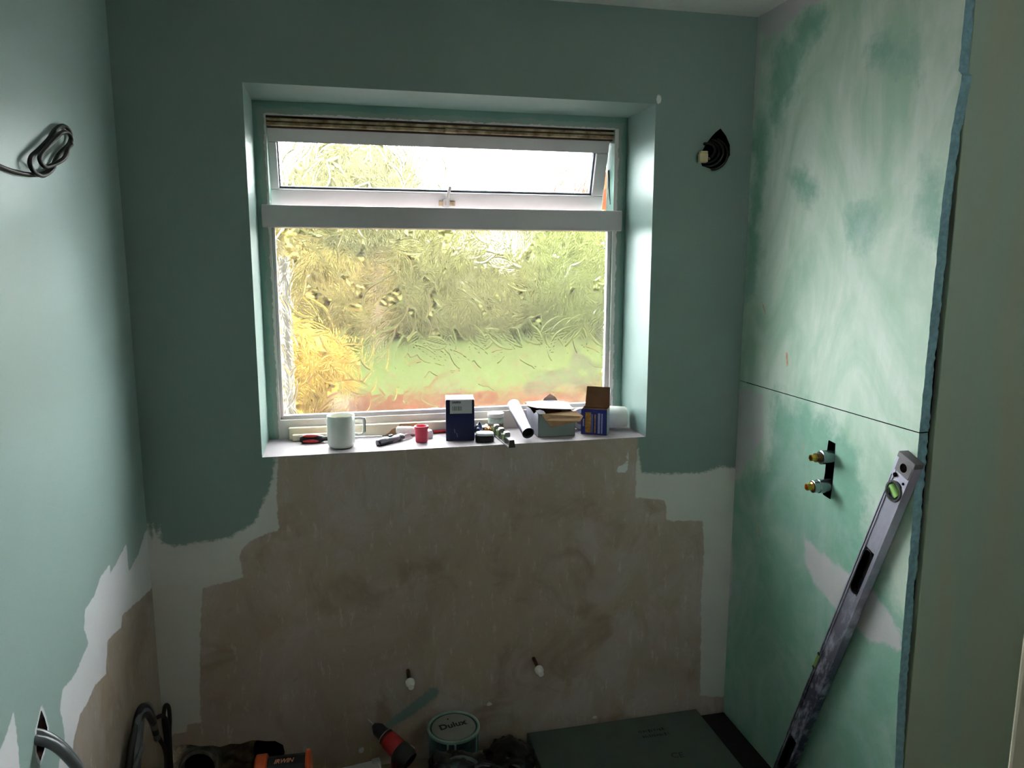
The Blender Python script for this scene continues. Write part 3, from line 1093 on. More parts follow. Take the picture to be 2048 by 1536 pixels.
mb.build('slider', blk, kn, bevel=0.001)
mb = MB()
mb.prism([(0.10, -0.008), (0.142, -0.010), (0.126, 0.006), (0.10, 0.006)], -0.002, 0.002)
mb.build('blade', steel, kn)

# white nozzle / wad
nz = thing('nozzle', 'white ribbed plastic nozzle lying behind the red cap', 'nozzle', (0.388, 0.196, ZB + 0.015), math.radians(-14))
mb = MB()
pr = [(0, 0), (0.010, 0.0), (0.0148, 0.004), (0.0150, 0.010), (0.0142, 0.012), (0.0152, 0.016), (0.0150, 0.022), (0.0142, 0.024), (0.0148, 0.028), (0.0146, 0.034), (0.0138, 0.036), (0.0142, 0.04), (0.0138, 0.047), (0.013, 0.049), (0.0130, 0.058), (0.011, 0.066), (0.008, 0.072), (0, 0.072)]
mb.lathe(pr, 18, T)
mb.build('body', wplastic, nz, smooth=30)

# red cap / tub
rc = thing('cup', 'small pinkish red plastic cup on the sill left of the blue box', 'cup', (0.456, 0.088, ZB))
mb = MB()
mb.lathe([(0, 0), (0.0165, 0.0), (0.0185, 0.003), (0.0195, 0.040), (0.0215, 0.042), (0.0218, 0.050), (0.0200, 0.051), (0.0175, 0.049), (0.0165, 0.006), (0, 0.006)], 30)
mb.build('body', M('pink_red_plastic', (214, 62, 92), 0.45, var=0.06), rc, smooth=35)
mb = MB()
mb.lathe([(0, 0.000), (0.019, 0.0), (0.022, 0.006), (0.022, 0.016), (0.018, 0.024), (0, 0.024)], 20, Matrix.Translation((0.020, 0.042, 0)))
tag(mb.build('lid', wplastic, None, smooth=40), 'small white plastic lid half hidden behind the red cup', 'lid').location = (0.456, 0.10, ZB)

# red pen
pn = thing('pen', 'red felt pen lying on the sill left of the blue box', 'pen', (0.487, 0.190, ZB + 0.0058), math.radians(4))
mb = MB()
mb.lathe([(0, 0.018), (0.0056, 0.018), (0.0056, 0.10), (0.004, 0.104), (0, 0.104)], 14, T)
mb.build('barrel', redp, pn, smooth=40)
mb = MB()
mb.lathe([(0, -0.004), (0.0016, -0.004), (0.0026, 0.004), (0.0046, 0.006), (0.0050, 0.018), (0, 0.018)], 14, T)
mb.build('tip', M('navy_tip', (34, 40, 66), 0.5), pn, smooth=40, label='dark blue pen tip')

# trim strips
st1 = thing('trim_strip', 'long cream trim strip standing along the window bottom rail', 'trim', (0.060, 0.196, ZB))
mb = MB()
mb.box(0, 0.63, 0, 0.020, 0.0, 0.038)
mb.build('strip', cream, st1, bevel=0.004)
mb = MB()
mb.prism([(0.294, 0.003), (0.305, 0.010), (0.315, 0.020), (0.332, 0.026), (0.34, 0.036), (0.392, 0.037), (0.396, 0.030), (0.400, 0.004)], -0.0018, 0.002)
mb.build('torn_patch', tan_card, st1, label='torn brown paper patch on the strip')
mb = MB()
mb.box(0, 0.17, 0, 0.016, 0, 0.021)
tag(mb.build('trim_strip', cream, None, bevel=0.004), 'short cream trim offcut lying behind the screwdriver', 'trim').location = (0.072, 0.174, ZB)

# blue box with label
bl = thing('box', 'tall dark blue carton with a grey printed label', 'box', (0.574, 0.078, ZB), math.radians(-7))
navy = M('navy_card', (16, 26, 74), 0.35, var=0.2, scale=18)
mb = MB()
mb.box(-0.0435, 0.0435, 0, 0.084, 0, 0.127)
mb.build('carton', navy, bl, bevel=0.0015)
mb = MB()
mb.box(-0.043, 0.043, 0.001, 0.083, 0.1271, 0.1284)  # top paled in its colour for the sky it reflects
mb.build('lid', M('sky_paled_card', (86, 88, 104), 0.6, var=0.06), bl, bevel=0.0006, label='carton lid with the sky reflection painted in as a paler colour')
mb = MB()
mb.box(-0.031, 0.036, -0.0010, 0.0, 0.085, 0.1268)
lb = mb.build('label', M('label_grey', (196, 200, 200), 0.6, var=0.05), bl)
ink = M('black_ink', (22, 22, 24), 0.7)
Tt = frame_T((-0.011, -0.0012, 0.1195), (1, 0, 0), (0, 0, 1), (0, -1, 0))
text_part('lettering', 'UNIFIX', 0.0085, ink, lb, Tt, offset=0.00035)
mb = MB()
x = -0.024
for k, wd in enumerate((2, 1, 1, 3, 1, 2, 1, 1, 3, 2, 1, 2, 1)):
    mb.box(x, x + 0.0007 * wd, -0.0014, -0.0009, 0.094, 0.1075)
    x += 0.0007 * wd + 0.0012
mb.build('barcode', M('grey_ink', (92, 94, 96), 0.7), lb)
mb = MB()
mb.prism([(-0.019, 0.037), (-0.0165, 0.036), (-0.0155, 0.023), (-0.018, 0.026)], -0.0008, 0)
mb.prism([(-0.013, 0.026), (-0.0095, 0.022), (-0.0075, 0.012), (-0.0100, 0.011), (-0.011, 0.018)], -0.0008, 0)
mb.build('scuff', M('scuffed_card', (150, 156, 176), 0.8), bl)


def crumple(name, mt, parent, r, seed, sub=4, amp=0.35, freq=2.2, smooth=25, **props):
    import bmesh
    bm = bmesh.new()
    bmesh.ops.create_icosphere(bm, subdivisions=sub, radius=1)
    for v in bm.verts:
        n = v.co.normalized()
        d = mnoise.fractal(n * freq + Vector((seed, 2 * seed, 0)), 1.1, 2.1, 3)
        c = mnoise.cell(n * freq * 1.8 + Vector((seed, 0, 0)))
        rr = 1 + amp * d
        v.co = Vector((n.x * r[0] * rr, n.y * r[1] * rr, max(-r[2] * 0.92, n.z * r[2] * rr)))
    me = bpy.data.meshes.new(name)
    bm.to_mesh(me)
    bm.free()
    me.materials.append(mt)
    me.polygons.foreach_set('use_smooth', [True] * len(me.polygons))
    me.set_sharp_from_angle(angle=math.radians(smooth))
    o = bpy.data.objects.new(name, me)
    COL.objects.link(o)
    o.parent = parent
    for k, v in props.items():
        o[k] = v
    return o


# foil and amber wad
fo = thing('foil_packet', 'crumpled silver foil packet with an amber corner right of the blue box', 'packet', (0.655, 0.135, ZB + 0.018))
crumple('foil', M('silver_foil', (222, 224, 230), 0.16, 1.0, var=0.05), fo, (0.022, 0.022, 0.020), 3, sub=3, amp=0.4, smooth=12).location = (-0.006, 0.004, 0.002)
crumple('amber_lump', M('amber', (196, 128, 46), 0.3, var=0.3, scale=60), fo, (0.016, 0.016, 0.016), 9, sub=3, amp=0.35).location = (0.012, -0.010, -0.003)

# jar with white lid
jr = thing('jar', 'small jar with a white lid against the window rail', 'jar', (0.706, 0.178, ZB))
mb = MB()
mb.lathe([(0, 0), (0.022, 0.0), (0.0245, 0.003), (0.0245, 0.046), (0.022, 0.050), (0, 0.050)], 28)
mb.build('body', M('jar_glass', (150, 152, 150), 0.2, var=0.1), jr, smooth=35)
mb = MB()
mb.lathe([(0.0247, 0.030), (0.0249, 0.030), (0.0249, 0.047), (0.0247, 0.047)], 28)
mb.build('label', M('jar_label_green', (160, 188, 166), 0.6, var=0.4, scale=110, col2=(214, 222, 214)), jr)
mb = MB()
mb.lathe([(0.0247, 0.006), (0.0250, 0.006), (0.0250, 0.027), (0.0247, 0.027)], 28)
mb.build('band', M('jar_band_amber', (168, 128, 66), 0.6, var=0.3, scale=90, col2=(92, 70, 40)), jr)
mb = MB()
for k in range(5):
    a = math.radians(250 + k * 10)
    mb.box(-0.0018, 0.0018, -0.0004, 0.0004, 0.0265, 0.0300, T=Matrix.Rotation(a + math.pi / 2, 4, 'Z') @ Matrix.Translation((0, -0.0251, 0)))
mb.build('print', ink, jr)
mb = MB()
mb.lathe([(0, 0.049), (0.026, 0.049), (0.027, 0.051), (0.027, 0.060), (0.0255, 0.0625), (0, 0.0628)], 30)
mb.build('lid', wplastic, jr, smooth=35)

# black and white rounded block
tp = thing('tape_measure', 'rounded black and white tape measure on the sill beside the small level', 'tape measure', (0.646, 0.058, ZB), math.radians(-10))
outline = [(0.029 * (abs(math.cos(a)) ** 0.7) * (1 if math.cos(a) > 0 else -1), 0.024 * (abs(math.sin(a)) ** 0.7) * (1 if math.sin(a) > 0 else -1)) for a in [k * 2 * math.pi / 28 for k in range(28)]]
Ty = frame_T((0, 0, 0), (1, 0, 0), (0, 0, 1), (0, 1, 0))
mb = MB()
mb.prism(outline, 0.0, 0.019, 0, Ty)
mb.build('case', blk, tp, bevel=0.003, smooth=40)
mb = MB()
mb.prism([(x * 0.96, y * 0.96) for x, y in outline], 0.0188, 0.0275, 0, Ty)
mb.build('cover', M('white_cover', (206, 214, 216), 0.4, var=0.06), tp, bevel=0.004, smooth=40, label='pale grey-white top shell')

# small level overhanging the sill edge
alu = M('aluminium', (146, 146, 146), 0.4, 0.3, var=0.12, scale=24)
vial_green = M('vial_green', (140, 164, 92), 0.25, var=0.1)
lv = thing('spirit_level', 'small aluminium torpedo level overhanging the sill edge', 'spirit level', (0.708, -0.045, ZB), math.radians(90 + 4))
# local x runs along the level (away from the camera)
sec = [(-0.011, 0.0), (0.011, 0.0), (0.0075, 0.024), (-0.0075, 0.024)]
Tx = frame_T((0, 0, 0), (0, 1, 0), (1, 0, 0), (0, 0, 1))
mb = MB()
mb.prism([(-0.011, 0.0), (0.011, 0.0), (0.011, 0.005), (-0.011, 0.005)], 0.0, 0.205, 0, Tx)
mb.prism([(-0.008, 0.019), (0.008, 0.019), (0.0072, 0.024), (-0.0072, 0.024)], 0.0, 0.205, 0, Tx)
for a, b in ((0.0, 0.004), (0.044, 0.075), (0.096, 0.13), (0.150, 0.175), (0.199, 0.205)):
    mb.prism([(-0.0102, 0.004), (0.0102, 0.004), (0.0075, 0.0195), (-0.0075, 0.0195)], a, b, 0, Tx)
mb.build('body', alu, lv, bevel=0.0008)
mb = MB()
mb.prism([(-0.0103, 0.0008), (0.0103, 0.0008), (0.0068, 0.0235), (-0.0068, 0.0235)], -0.0012, 0.0005, 0, Tx)
mb.build('end_cap', M('dark_cap', (52, 54, 44), 0.6), lv, bevel=0.0005)
for a in (0.050, 0.107, 0.158):
    mb = MB()
    mb.prism([(-0.0085, 0.0235), (0.0085, 0.0235), (0.0085, 0.033), (0.006, 0.037), (-0.006, 0.037), (-0.0085, 0.033)], a - 0.006, a + 0.014, 0, Tx)
    h_ = mb.build('vial_holder', alu, lv, bevel=0.0012)
    mb = MB()
    mb.tube([(a + 0.004, 0.0092, 0.022), (a + 0.004, 0.0118, 0.022)], 0.0105, 18)
    mb.build('vial', vial_green, h_, smooth=40, label='pale green vial window')

# chrome tube leaning on the window
tb = thing('tube', 'shiny silver tube leaning up against the window rail', 'tube', (0, 0, 0))
A, B = Vector((0.776, 0.028, ZB + 0.0245)), Vector((0.768, 0.196, ZB + 0.083))
T2 = axis_T(A, B)
Ln = (B - A).length
mb = MB()
mb.lathe([(0.0172, 0.0), (0.0188, 0.0), (0.0192, 0.05), (0.0198, Ln), (0.0184, Ln), (0.0175, 0.03), (0.0172, 0.0)], 32, T2)
mb.build('shell', M('polished_alloy', (98, 98, 110), 0.42, 0.4, var=0.06, scale=12, stretch=(6, 1, 1)), tb, smooth=40)
mb = MB()
mb.lathe([(0.0174, 0.0015), (0.0172, 0.02), (0, 0.022)], 32, T2)
mb.build('bore', M('black_bore', (8, 8, 10), 0.6), tb, smooth=40, label='black open end of the tube')

# torn grey carton with open flaps
cb = thing('box', 'torn grey carton with open tan flaps', 'box', (0.818, 0.068, ZB), math.radians(1))
greycard = M('grey_card', (150, 166, 162), 0.7, var=0.08, scale=20)
paper = M('white_and_lit_paper', (134, 132, 145), 0.7, var=0.05, scale=20)
W_, Dp, Hh, t_ = 0.122, 0.142, 0.074, 0.0016
mb = MB()
mb.sheet([(0, 0, 0), (W_, 0, 0), (W_, 0, Hh), (0, 0, Hh)], t_, 0, 2)
mb.sheet([(W_, 0, 0), (W_, Dp, 0), (W_, Dp, Hh), (W_, 0, Hh)], t_, 0, 2)
mb.sheet([(W_, Dp, 0), (0, Dp, 0), (0, Dp, Hh), (W_, Dp, Hh)], t_, 1, 2)
mb.sheet([(0, Dp, 0), (0, 0, 0), (0, 0.0, Hh - 0.004), (0, 0.018, Hh + 0.005), (0, 0.05, Hh - 0.008), (0, 0.09, Hh), (0, Dp, Hh)], t_, 1, 2)  # left side in lavender paper colour, putting window light into grey card
mb.sheet([(0, 0, 0), (0, Dp, 0), (W_, Dp, 0), (W_, 0, 0)], t_, 0, 2)
mb.build('carton', [greycard, paper, brown_card], cb)
mb = MB()      # front flap folded forward and down
mb.sheet([(0.010, -0.002, Hh), (0.020, -0.014, Hh - 0.018), (0.034, -0.026, Hh - 0.038), (0.128, -0.032, Hh - 0.022), (0.140, -0.024, Hh - 0.008), (W_, -0.002, Hh + 0.006)], t_, 0, 0)
mb.build('flap', tan_card, cb, label='tan front flap hanging down')
mb = MB()      # back flap lying over the opening
mb.sheet([(-0.014, 0.085, Hh + 0.012), (0.010, 0.045, Hh + 0.011), (0.070, 0.020, Hh + 0.008), (W_ - 0.004, 0.004, Hh + 0.010), (W_ + 0.002, 0.09, Hh + 0.017), (0.090, Dp + 0.004, Hh + 0.016), (0.0, Dp, Hh + 0.014)], 0.0018, 0, 1)
mb.build('flap', [paper, brown_card], cb, label='white top flap lying over the opening')
mb = MB()      # rear torn corner standing up
mb.sheet([(0.045, Dp - 0.002, Hh - 0.004), (0.118, Dp - 0.002, Hh - 0.004), (0.100, Dp + 0.004, Hh + 0.026), (0.082, Dp + 0.006, Hh + 0.036), (0.062, Dp + 0.004, Hh + 0.022)], t_, 0, 0)
mb.build('flap', M('pinkish_card', (196, 164, 150), 0.8), cb, label='torn rear corner standing up')
mb = MB()
mb.sheet([(-0.004, 0.018, Hh + 0.008), (0.004, 0.0, Hh - 0.002), (0.026, -0.003, Hh - 0.003), (0.022, 0.010, Hh + 0.007), (0.010, 0.016, Hh + 0.011)], t_, 0, 1)
mb.build('flap', [paper, brown_card], cb, label='small curled white side flap')

# white tape roll
tr = thing('tape_roll', 'white tape roll with a red rim standing between the two open cartons', 'tape', (0.985, 0.150, ZB + 0.036))
T3 = axis_T((0, 0, 0), (0, 1, 0))
mb = MB()
mb.lathe([(0.020, -0.008), (0.034, -0.008), (0.034, 0.010), (0.020, 0.010), (0.020, -0.008)], 32, T3)
mb.build('roll', wplastic, tr, smooth=35)
mb = MB()
mb.lathe([(0.034, -0.0085), (0.0355, -0.0075), (0.0355, 0.009), (0.034, 0.010)], 32, T3)
mb.build('rim', M('dull_red', (172, 84, 76), 0.5), tr, smooth=35, label='dull red outer rim')
mb = MB()
mb.lathe([(0, -0.002), (0.020, -0.002)], 24, T3)
mb.build('core', paper, tr)

# blue and yellow carton, flap up
yb = thing('box', 'blue carton with yellow and white stripes and its top flap open', 'box', (0.964, 0.085, ZB), math.radians(-29))
blue = M('blue_card', (26, 34, 128), 0.4, var=0.15, scale=24)
W_, Dp, Hh = 0.083, 0.050, 0.083
mb = MB()
mb.sheet([(0, 0, 0), (W_, 0, 0), (W_, 0, Hh), (0.004, 0, Hh), (0, 0, Hh - 0.004)], t_, 0, 2)
mb.sheet([(W_, 0, 0), (W_, Dp, 0), (W_, Dp, Hh), (W_, 0, Hh)], t_, 1, 2)
mb.sheet([(W_, Dp, 0), (0, Dp, 0), (0, Dp, Hh), (W_, Dp, Hh)], t_, 0, 2)
mb.sheet([(0, Dp, 0), (0, 0, 0), (0, 0, Hh - 0.004), (0, Dp, Hh)], t_, 0, 2)
mb.sheet([(0, 0, 0), (0, Dp, 0), (W_, Dp, 0), (W_, 0, 0)], t_, 0, 2)
mb.build('carton', [blue, greycard, brown_card], yb)
mb = MB()
mb.sheet([(W_ + 0.0, Dp, Hh), (0.004, Dp, Hh), (0.006, Dp + 0.014, Hh + 0.062), (W_ - 0.002, Dp + 0.014, Hh + 0.062)], t_, 1, 0)
mb.sheet([(W_ - 0.002, Dp + 0.012, Hh + 0.060), (W_, Dp, Hh + 0.004), (W_ + 0.006, Dp - 0.022, Hh + 0.010), (W_ + 0.006, Dp - 0.016, Hh + 0.054)], t_, 1, 1)
mb.build('flap', [brown_card, paper], yb, label='open top flap, brown inside')
ycol = M('mustard_print', (196, 148, 62), 0.5, var=0.35, scale=120, col2=(150, 104, 38))
wcol = M('white_print', (168, 176, 206), 0.5, var=0.15, scale=80)
for a, b, z0, z1, mt in ((0.014, 0.032, 0.006, 0.072, ycol), (0.0345, 0.0365, 0.006, 0.066, wcol), (0.043, 0.0475, 0.006, 0.066, ycol), (0.054, 0.061, 0.005, 0.070, wcol), (0.065, 0.069, 0.005, 0.069, wcol),
                         (0.006, 0.010, 0.026, 0.050, wcol)):
    mb = MB()
    mb.box(a, b, -0.0006, 0.0002, z0, z1)
    mb.build('stripe', mt, yb)

# white beaker lying on its side
wc = thing('beaker', 'white plastic beaker lying on its side against the right reveal', 'beaker', (1.066, 0.135, ZB + 0.0405), math.radians(-8))
mb = MB()
mb.lathe([(0.036, 0.002), (0.0365, 0.0), (0.0395, 0.001), (0.0395, 0.004), (0.0375, 0.005), (0.036, 0.03), (0.034, 0.062), (0.030, 0.068), (0, 0.069), (0, 0.064), (0.028, 0.063), (0.0345, 0.03), (0.036, 0.002)], 36, axis_T((0, 0, 0), (1, -0.05, 0.0)))
mb.build('body', wplastic, wc, smooth=40)

# ================================================================== WALL FITTINGS
black_cable = M('black_cable', (30, 30, 30), 0.5, var=0.2)
grey_cable = M('grey_cable', (96, 102, 104), 0.4, var=0.25)
loop = [(-0.86, 1.668), (-0.80, 1.66), (-0.744, 1.653), (-0.686, 1.650), (-0.617, 1.652), (-0.549, 1.660), (-0.498, 1.678), (-0.468, 1.701), (-0.426, 1.721), (-0.390, 1.738), (-0.378, 1.757), (-0.400, 1.768), (-0.437, 1.765),
        (-0.479, 1.749), (-0.519, 1.726), (-0.575, 1.700), (-0.614, 1.683), (-0.626, 1.669), (-0.611, 1.657), (-0.572, 1.655), (-0.522, 1.673), (-0.489, 1.700), (-0.425, 1.728), (-0.404, 1.744), (-0.420, 1.754), (-0.457, 1.750),
        (-0.499, 1.734), (-0.575, 1.698), (-0.598, 1.683), (-0.587, 1.672), (-0.560, 1.673), (-0.526, 1.689), (-0.501, 1.703), (-0.493, 1.714), (-0.470, 1.726)]
n = len(loop)
pts = [(XL + 0.005 + 0.022 * max(0, (i - 4)) / n + (0.03 if i > n - 5 else 0) * 0.4, y, z) for i, (y, z) in enumerate(loop)]
mb = MB()
mb.tube(spline(pts, 5), 0.0042, 8)
tag(mb.build('cable', black_cable, smooth=60), 'dark cable coiled into a loop on the upper left wall', 'cable')

# cables poking out of the lower left hole
cd = thing('cable_pair', 'pair of grey cables coming out of the hole low on the left wall', 'cable', (XL, -0.79, 0.67))
for dy, dx in ((0.0, 0.0), (-0.020, 0.010)):
    mb = MB()
    mb.tube(spline([(-0.03, -0.012 + dy, 0.03), (0.006 + dx, dy, 0.006), (0.034 + dx, 0.004 + dy, -0.030), (0.050 + dx, 0.012 + dy, -0.08), (0.056 + dx, 0.018 + dy, -0.16), (0.05 + dx, 0.02 + dy, -0.45), (0.05 + dx, 0.02 + dy, -0.708)], 6), 0.0088, 10)
    mb.build('cable', grey_cable, cd, smooth=60)

# cable bundle by the left corner
bd = thing('cable_bundle', 'bundle of dark cables standing up from the floor in the left corner', 'cable', (0, 0, 0))
for k in range(4):
    dy = k * 0.020
    dx = 0.006 * (k % 2)
    mb = MB()
    top = 0.33 + 0.010 * (k % 3)
    mb.tube(spline([(XL + 0.014 + dx, -0.45 + dy, ZF + 0.004), (XL + 0.016 + dx, -0.44 + dy, 0.15), (XL + 0.018 + dx, -0.415 + dy, 0.29), (XL + 0.022 + dx, -0.375 + dy * 0.9, 0.37 + 0.008 * (k % 3)), (XL + 0.028, -0.325 + dy * 0.6, 0.405 + 0.008 * (k % 3)), (XL + 0.036, -0.285 + dy * 0.5, 0.395), (XL + 0.042, -0.255 + dy * 0.4, 0.35 - 0.02 * k)], 6), 0.008, 10)
    mb.build('cable', grey_cable if k % 2 else black_cable, bd, smooth=60)
mb = MB()
mb.tube(spline([(XL + 0.012, -0.425, 0.320), (XL + 0.030, -0.42, 0.325), (XL + 0.036, -0.375, 0.345), (XL + 0.032, -0.325, 0.335), (XL + 0.012, -0.315, 0.33)], 5), 0.006, 8)
mb.build('tie', grey_cable, bd, smooth=60, label='grey strip tied round the cables')
for pl in ([(-0.298, -0.05, ZF + 0.004), (-0.297, -0.05, 0.10), (-0.293, -0.05, 0.172), (-0.2945, -0.05, 0.233), (-0.290, -0.05, 0.268), (-0.284, -0.05, 0.276), (-0.279, -0.05, 0.266), (-0.279, -0.05, 0.23), (-0.283, -0.05, 0.169), (-0.286, -0.05, ZF + 0.004)],
           [(-0.300, -0.10, 0.27), (-0.288, -0.095, 0.272), (-0.279, -0.09, 0.255), (-0.277, -0.085, 0.21), (-0.279, -0.08, 0.16), (-0.282, -0.075, ZF + 0.004)],
           [(-0.298, -0.11, 0.225), (-0.294, -0.10, 0.20), (-0.288, -0.09, 0.165), (-0.284, -0.085, 0.09), (-0.280, -0.085, ZF + 0.004)]):
    mb = MB()
    mb.tube(spline(pl, 6), 0.0055, 9)
    mb.build('cable', black_cable, bd, smooth=60)

# cables and connector in the upper right hole
hc = thing('cable_coil', 'black cables coiled in the hole right of the window', 'cable', (1.345, 0.0, 1.835))
for k, (r, ox, a0, a1, dy) in enumerate(((0.044, -0.008, -115, 58, -0.004), (0.036, -0.018, -105, 75, -0.008), (0.028, -0.026, -95, 80, -0.013), (0.021, -0.034, -80, 95, -0.017))):
    mb = MB()
    pp_ = [(ox + r * math.cos(math.radians(a0 + (a1 - a0) * i / 14)), 0.02 + dy - 0.03 * math.sin(math.pi * i / 14), -0.006 + 1.12 * r * math.sin(math.radians(a0 + (a1 - a0) * i / 14))) for i in range(15)]
    mb.tube(pp_, 0.0048, 9)
    mb.build('cable', M('gloss_black_cable', (22, 22, 24), 0.2), hc, smooth=60)
cn = thing('connector_block', 'small cream terminal block hanging out of the wall hole beside the cables', 'connector', (1.297, -0.020, 1.812), math.radians(-8))
mb = MB()
mb.box(-0.013, 0.013, -0.010, 0.010, -0.017, 0.009)
mb.box(-0.010, 0.013, -0.008, 0.012, 0.009, 0.016)
mb.build('block', M('cream_plastic', (226, 208, 160), 0.4), cn, bevel=0.0025)
mb = MB()
mb.tube(spline([(0.012, 0.0, -0.004), (0.022, 0.01, -0.004), (0.030, 0.026, 0.0)], 5), 0.004, 8)
mb.build('lead', M('brown_wire', (96, 66, 40), 0.5), cn, smooth=60)

# shower pipe outlets in the slot of the right wall
brass = M('brass', (206, 158, 72), 0.25, 0.9, var=0.1)
chrome_dull = M('dull_chrome', (150, 160, 166), 0.25, 0.85, var=0.1)


def outlet(z, y, label, cover):
    t = thing('pipe_outlet', label, 'pipe', (XR, y, z), group='shower pipe outlets')
    Tn = axis_T((0.02, 0, 0), (-1, 0.02, 0.0))
    c0, c1 = cover
    mbx = MB()
    mbx.lathe([(0.013, 0.0), (0.0185, 0.0), (0.0185, c0), (0.017, c0 + 0.001)] + ([(0.0165, c0 + 0.0015), (0.0165, c0 + 0.016), (0.015, c0 + 0.017)] if c1 else []) + [(0.0135, c0 + 0.001 + (0.016 if c1 else 0)), (0.0135, 0.004)], 28, Tn)
    mbx.build('sleeve', chrome_dull, t, smooth=35)
    e_ = c0 + (0.016 if c1 else 0)
    mbx = MB()
    mbx.lathe([(0, 0), (0.012, 0.0), (0.012, e_ - 0.012 if c1 else e_ + 0.016), (0.0, e_ - 0.01 if c1 else e_ + 0.017)], 24, Tn)
    mbx.build('pipe', M('bronze_pipe', (96, 62, 40), 0.35, 0.7), t, smooth=35)
    b0 = e_ + (0.0 if c1 else 0.012)
    mbx = MB()
    mbx.lathe([(0, b0 - 0.004), (0.0125, b0 - 0.002), (0.0125, b0 + 0.004), (0.0095, b0 + 0.006), (0.0095, b0 + 0.017), (0.0085, b0 + 0.018), (0.0065, b0 + 0.018), (0.0062, b0 + 0.012), (0, b0 + 0.011)], 6 if not c1 else 20, Tn)
    mbx.build('nut', brass, t, smooth=30, label='brass end fitting')


outlet(0.998, -0.474, 'upper chrome and brass shower pipe outlet in the wall slot', (0.050, False))
outlet(0.918, -0.468, 'lower chrome and brass shower pipe outlet in the wall slot', (0.048, True))

# capped pipe tails on the back wall
copper = M('old_copper', (104, 66, 46), 0.5, 0.5, var=0.3)
for x, z, lab in ((0.391, 0.262, 'left capped copper pipe tail above the blue-green brush stroke'), (0.790, 0.252, 'right capped copper pipe tail low on the bare plaster')):
    pt = thing('capped_pipe', lab, 'pipe', (x, 0.0, z), group='capped pipe tails')
    mb = MB()
    mb.tube([(0, 0.01, 0.004), (0.001, -0.03, 0.0), (0.002, -0.062, -0.003)], 0.0055, 10)
    mb.build('pipe', copper, pt, smooth=60)
    mb = MB()
    mb.lathe([(0, 0), (0.0105, 0.0), (0.0135, 0.004), (0.0135, 0.014), (0.0105, 0.020), (0.0085, 0.024), (0.0085, 0.032), (0.004, 0.034), (0, 0.034)], 20, axis_T((0.002, -0.052, -0.002), (0.003, -0.1, -0.006)))
    mb.build('cap', wplastic, pt, smooth=35)

# ================================================================== LONG LEVEL leaning on the right wall
Bp, Tp = Vector((1.430, -0.349, ZF + 0.034)), Vector((1.4425, -0.742, 1.082))
dz = (Tp - Bp).normalized()
ny = (Vector((0, -1, 0)) - dz * dz.dot(Vector((0, -1, 0)))).normalized()     # broad direction, towards the camera
nx = ny.cross(dz)
if nx.x < 0:
    nx = -nx
big = thing('spirit_level', 'long aluminium spirit level leaning against the right shower wall', 'spirit level', mat=frame_T(Bp, nx, ny, dz))
LL = (Tp - Bp).length
BW, BT = 0.054, 0.0235
mat_lvl, nt, out = newmat('worn_shaded_alloy')
cz = noise_node(nt, 9, 8, 0.7, stretch=(1, 3, 1))
tcn = N(nt, 'ShaderNodeTexCoord')
sep = N(nt, 'ShaderNodeSeparateXYZ')
nt.links.new(tcn.outputs['Object'], sep.inputs[0])
low = maprange(nt, sep.outputs['Z'], 0.95, 0.45, 0.15, 1.0)  # lit pale top and darker lower end put into the colour
wear_shade = mathn(nt, 'MULTIPLY', maprange(nt, cz, 0.36, 0.52), low)
col = mixc(nt, wear_shade, lin(216, 214, 236), lin(84, 84, 106))
spl = maprange(nt, noise_node(nt, 46, 6, 0.7, stretch=(1, 1, 0.5)), 0.60, 0.70)
col = mixc(nt, mathn(nt, 'MULTIPLY', spl, low), col, lin(188, 184, 178))
principled(nt, out, col, 0.36, 0.55)
hollow = [(0.245, 0.375), (0.80 - 0.115, 0.80 + 0.02)]
slots = [(0.075, 0.215), (0.795, 0.925)]
slots = [(0.06, 0.20), (0.755, 0.890)]
mb = MB()
zs = [0.012]
for a, b in slots:
    zs += [a, b]
zs += [LL - 0.150, LL - 0.098, LL - 0.012]
# flanges and web with real cut-outs
mb.box(0, BT, 0, 0.010, 0.012, LL - 0.012)
mb.box(0, BT, BW - 0.010, BW, 0.012, LL - 0.012)
prev = 0.012
for a, b in slots + [(LL - 0.112, LL - 0.072)]:
    mb.box(0.002, BT - 0.002, 0.010, BW - 0.010, prev, a)
    prev = b
mb.box(0.002, BT - 0.002, 0.010, BW - 0.010, prev, LL - 0.012)
mb.build('body', mat_lvl, big)
for a, b in slots:
    mb = MB()
    ring = []
    yc, hw = BW / 2, 0.0165
    for k in range(28):
        t = 2 * math.pi * k / 28
        ring.append((yc + hw * math.cos(t), (a + hw if math.sin(t) < 0 else b - hw) + hw * math.sin(t)))
    for k in range(28):
        p, q = ring[k], ring[(k + 1) % 28]
        s = 0.78
        pi_, qi = (yc + (p[0] - yc) * s, (a + b) / 2 + (p[1] - (a + b) / 2) * 0.95), (yc + (q[0] - yc) * s, (a + b) / 2 + (q[1] - (a + b) / 2) * 0.95)
        mb.add([(-0.001, p[0], p[1]), (-0.001, q[0], q[1]), (-0.001, qi[0], qi[1]), (-0.001, pi_[0], pi_[1]),
                (BT + 0.0, p[0], p[1]), (BT, q[0], q[1]), (BT, qi[0], qi[1]), (BT, pi_[0], pi_[1])],
               [(0, 1, 2, 3), (7, 6, 5, 4), (3, 2, 6, 7), (1, 0, 4, 5)])
    mb.box(BT - 0.004, BT - 0.003, 0.011, BW - 0.011, a, b)
    mb.build('hand_hole', blk, big, smooth=40, label='black rimmed hand hole')
mb = MB()
mb.box(-0.0006, 0.001, 0.0032, 0.0052, 0.02, LL - 0.06)
mb.build('groove', blk, big)
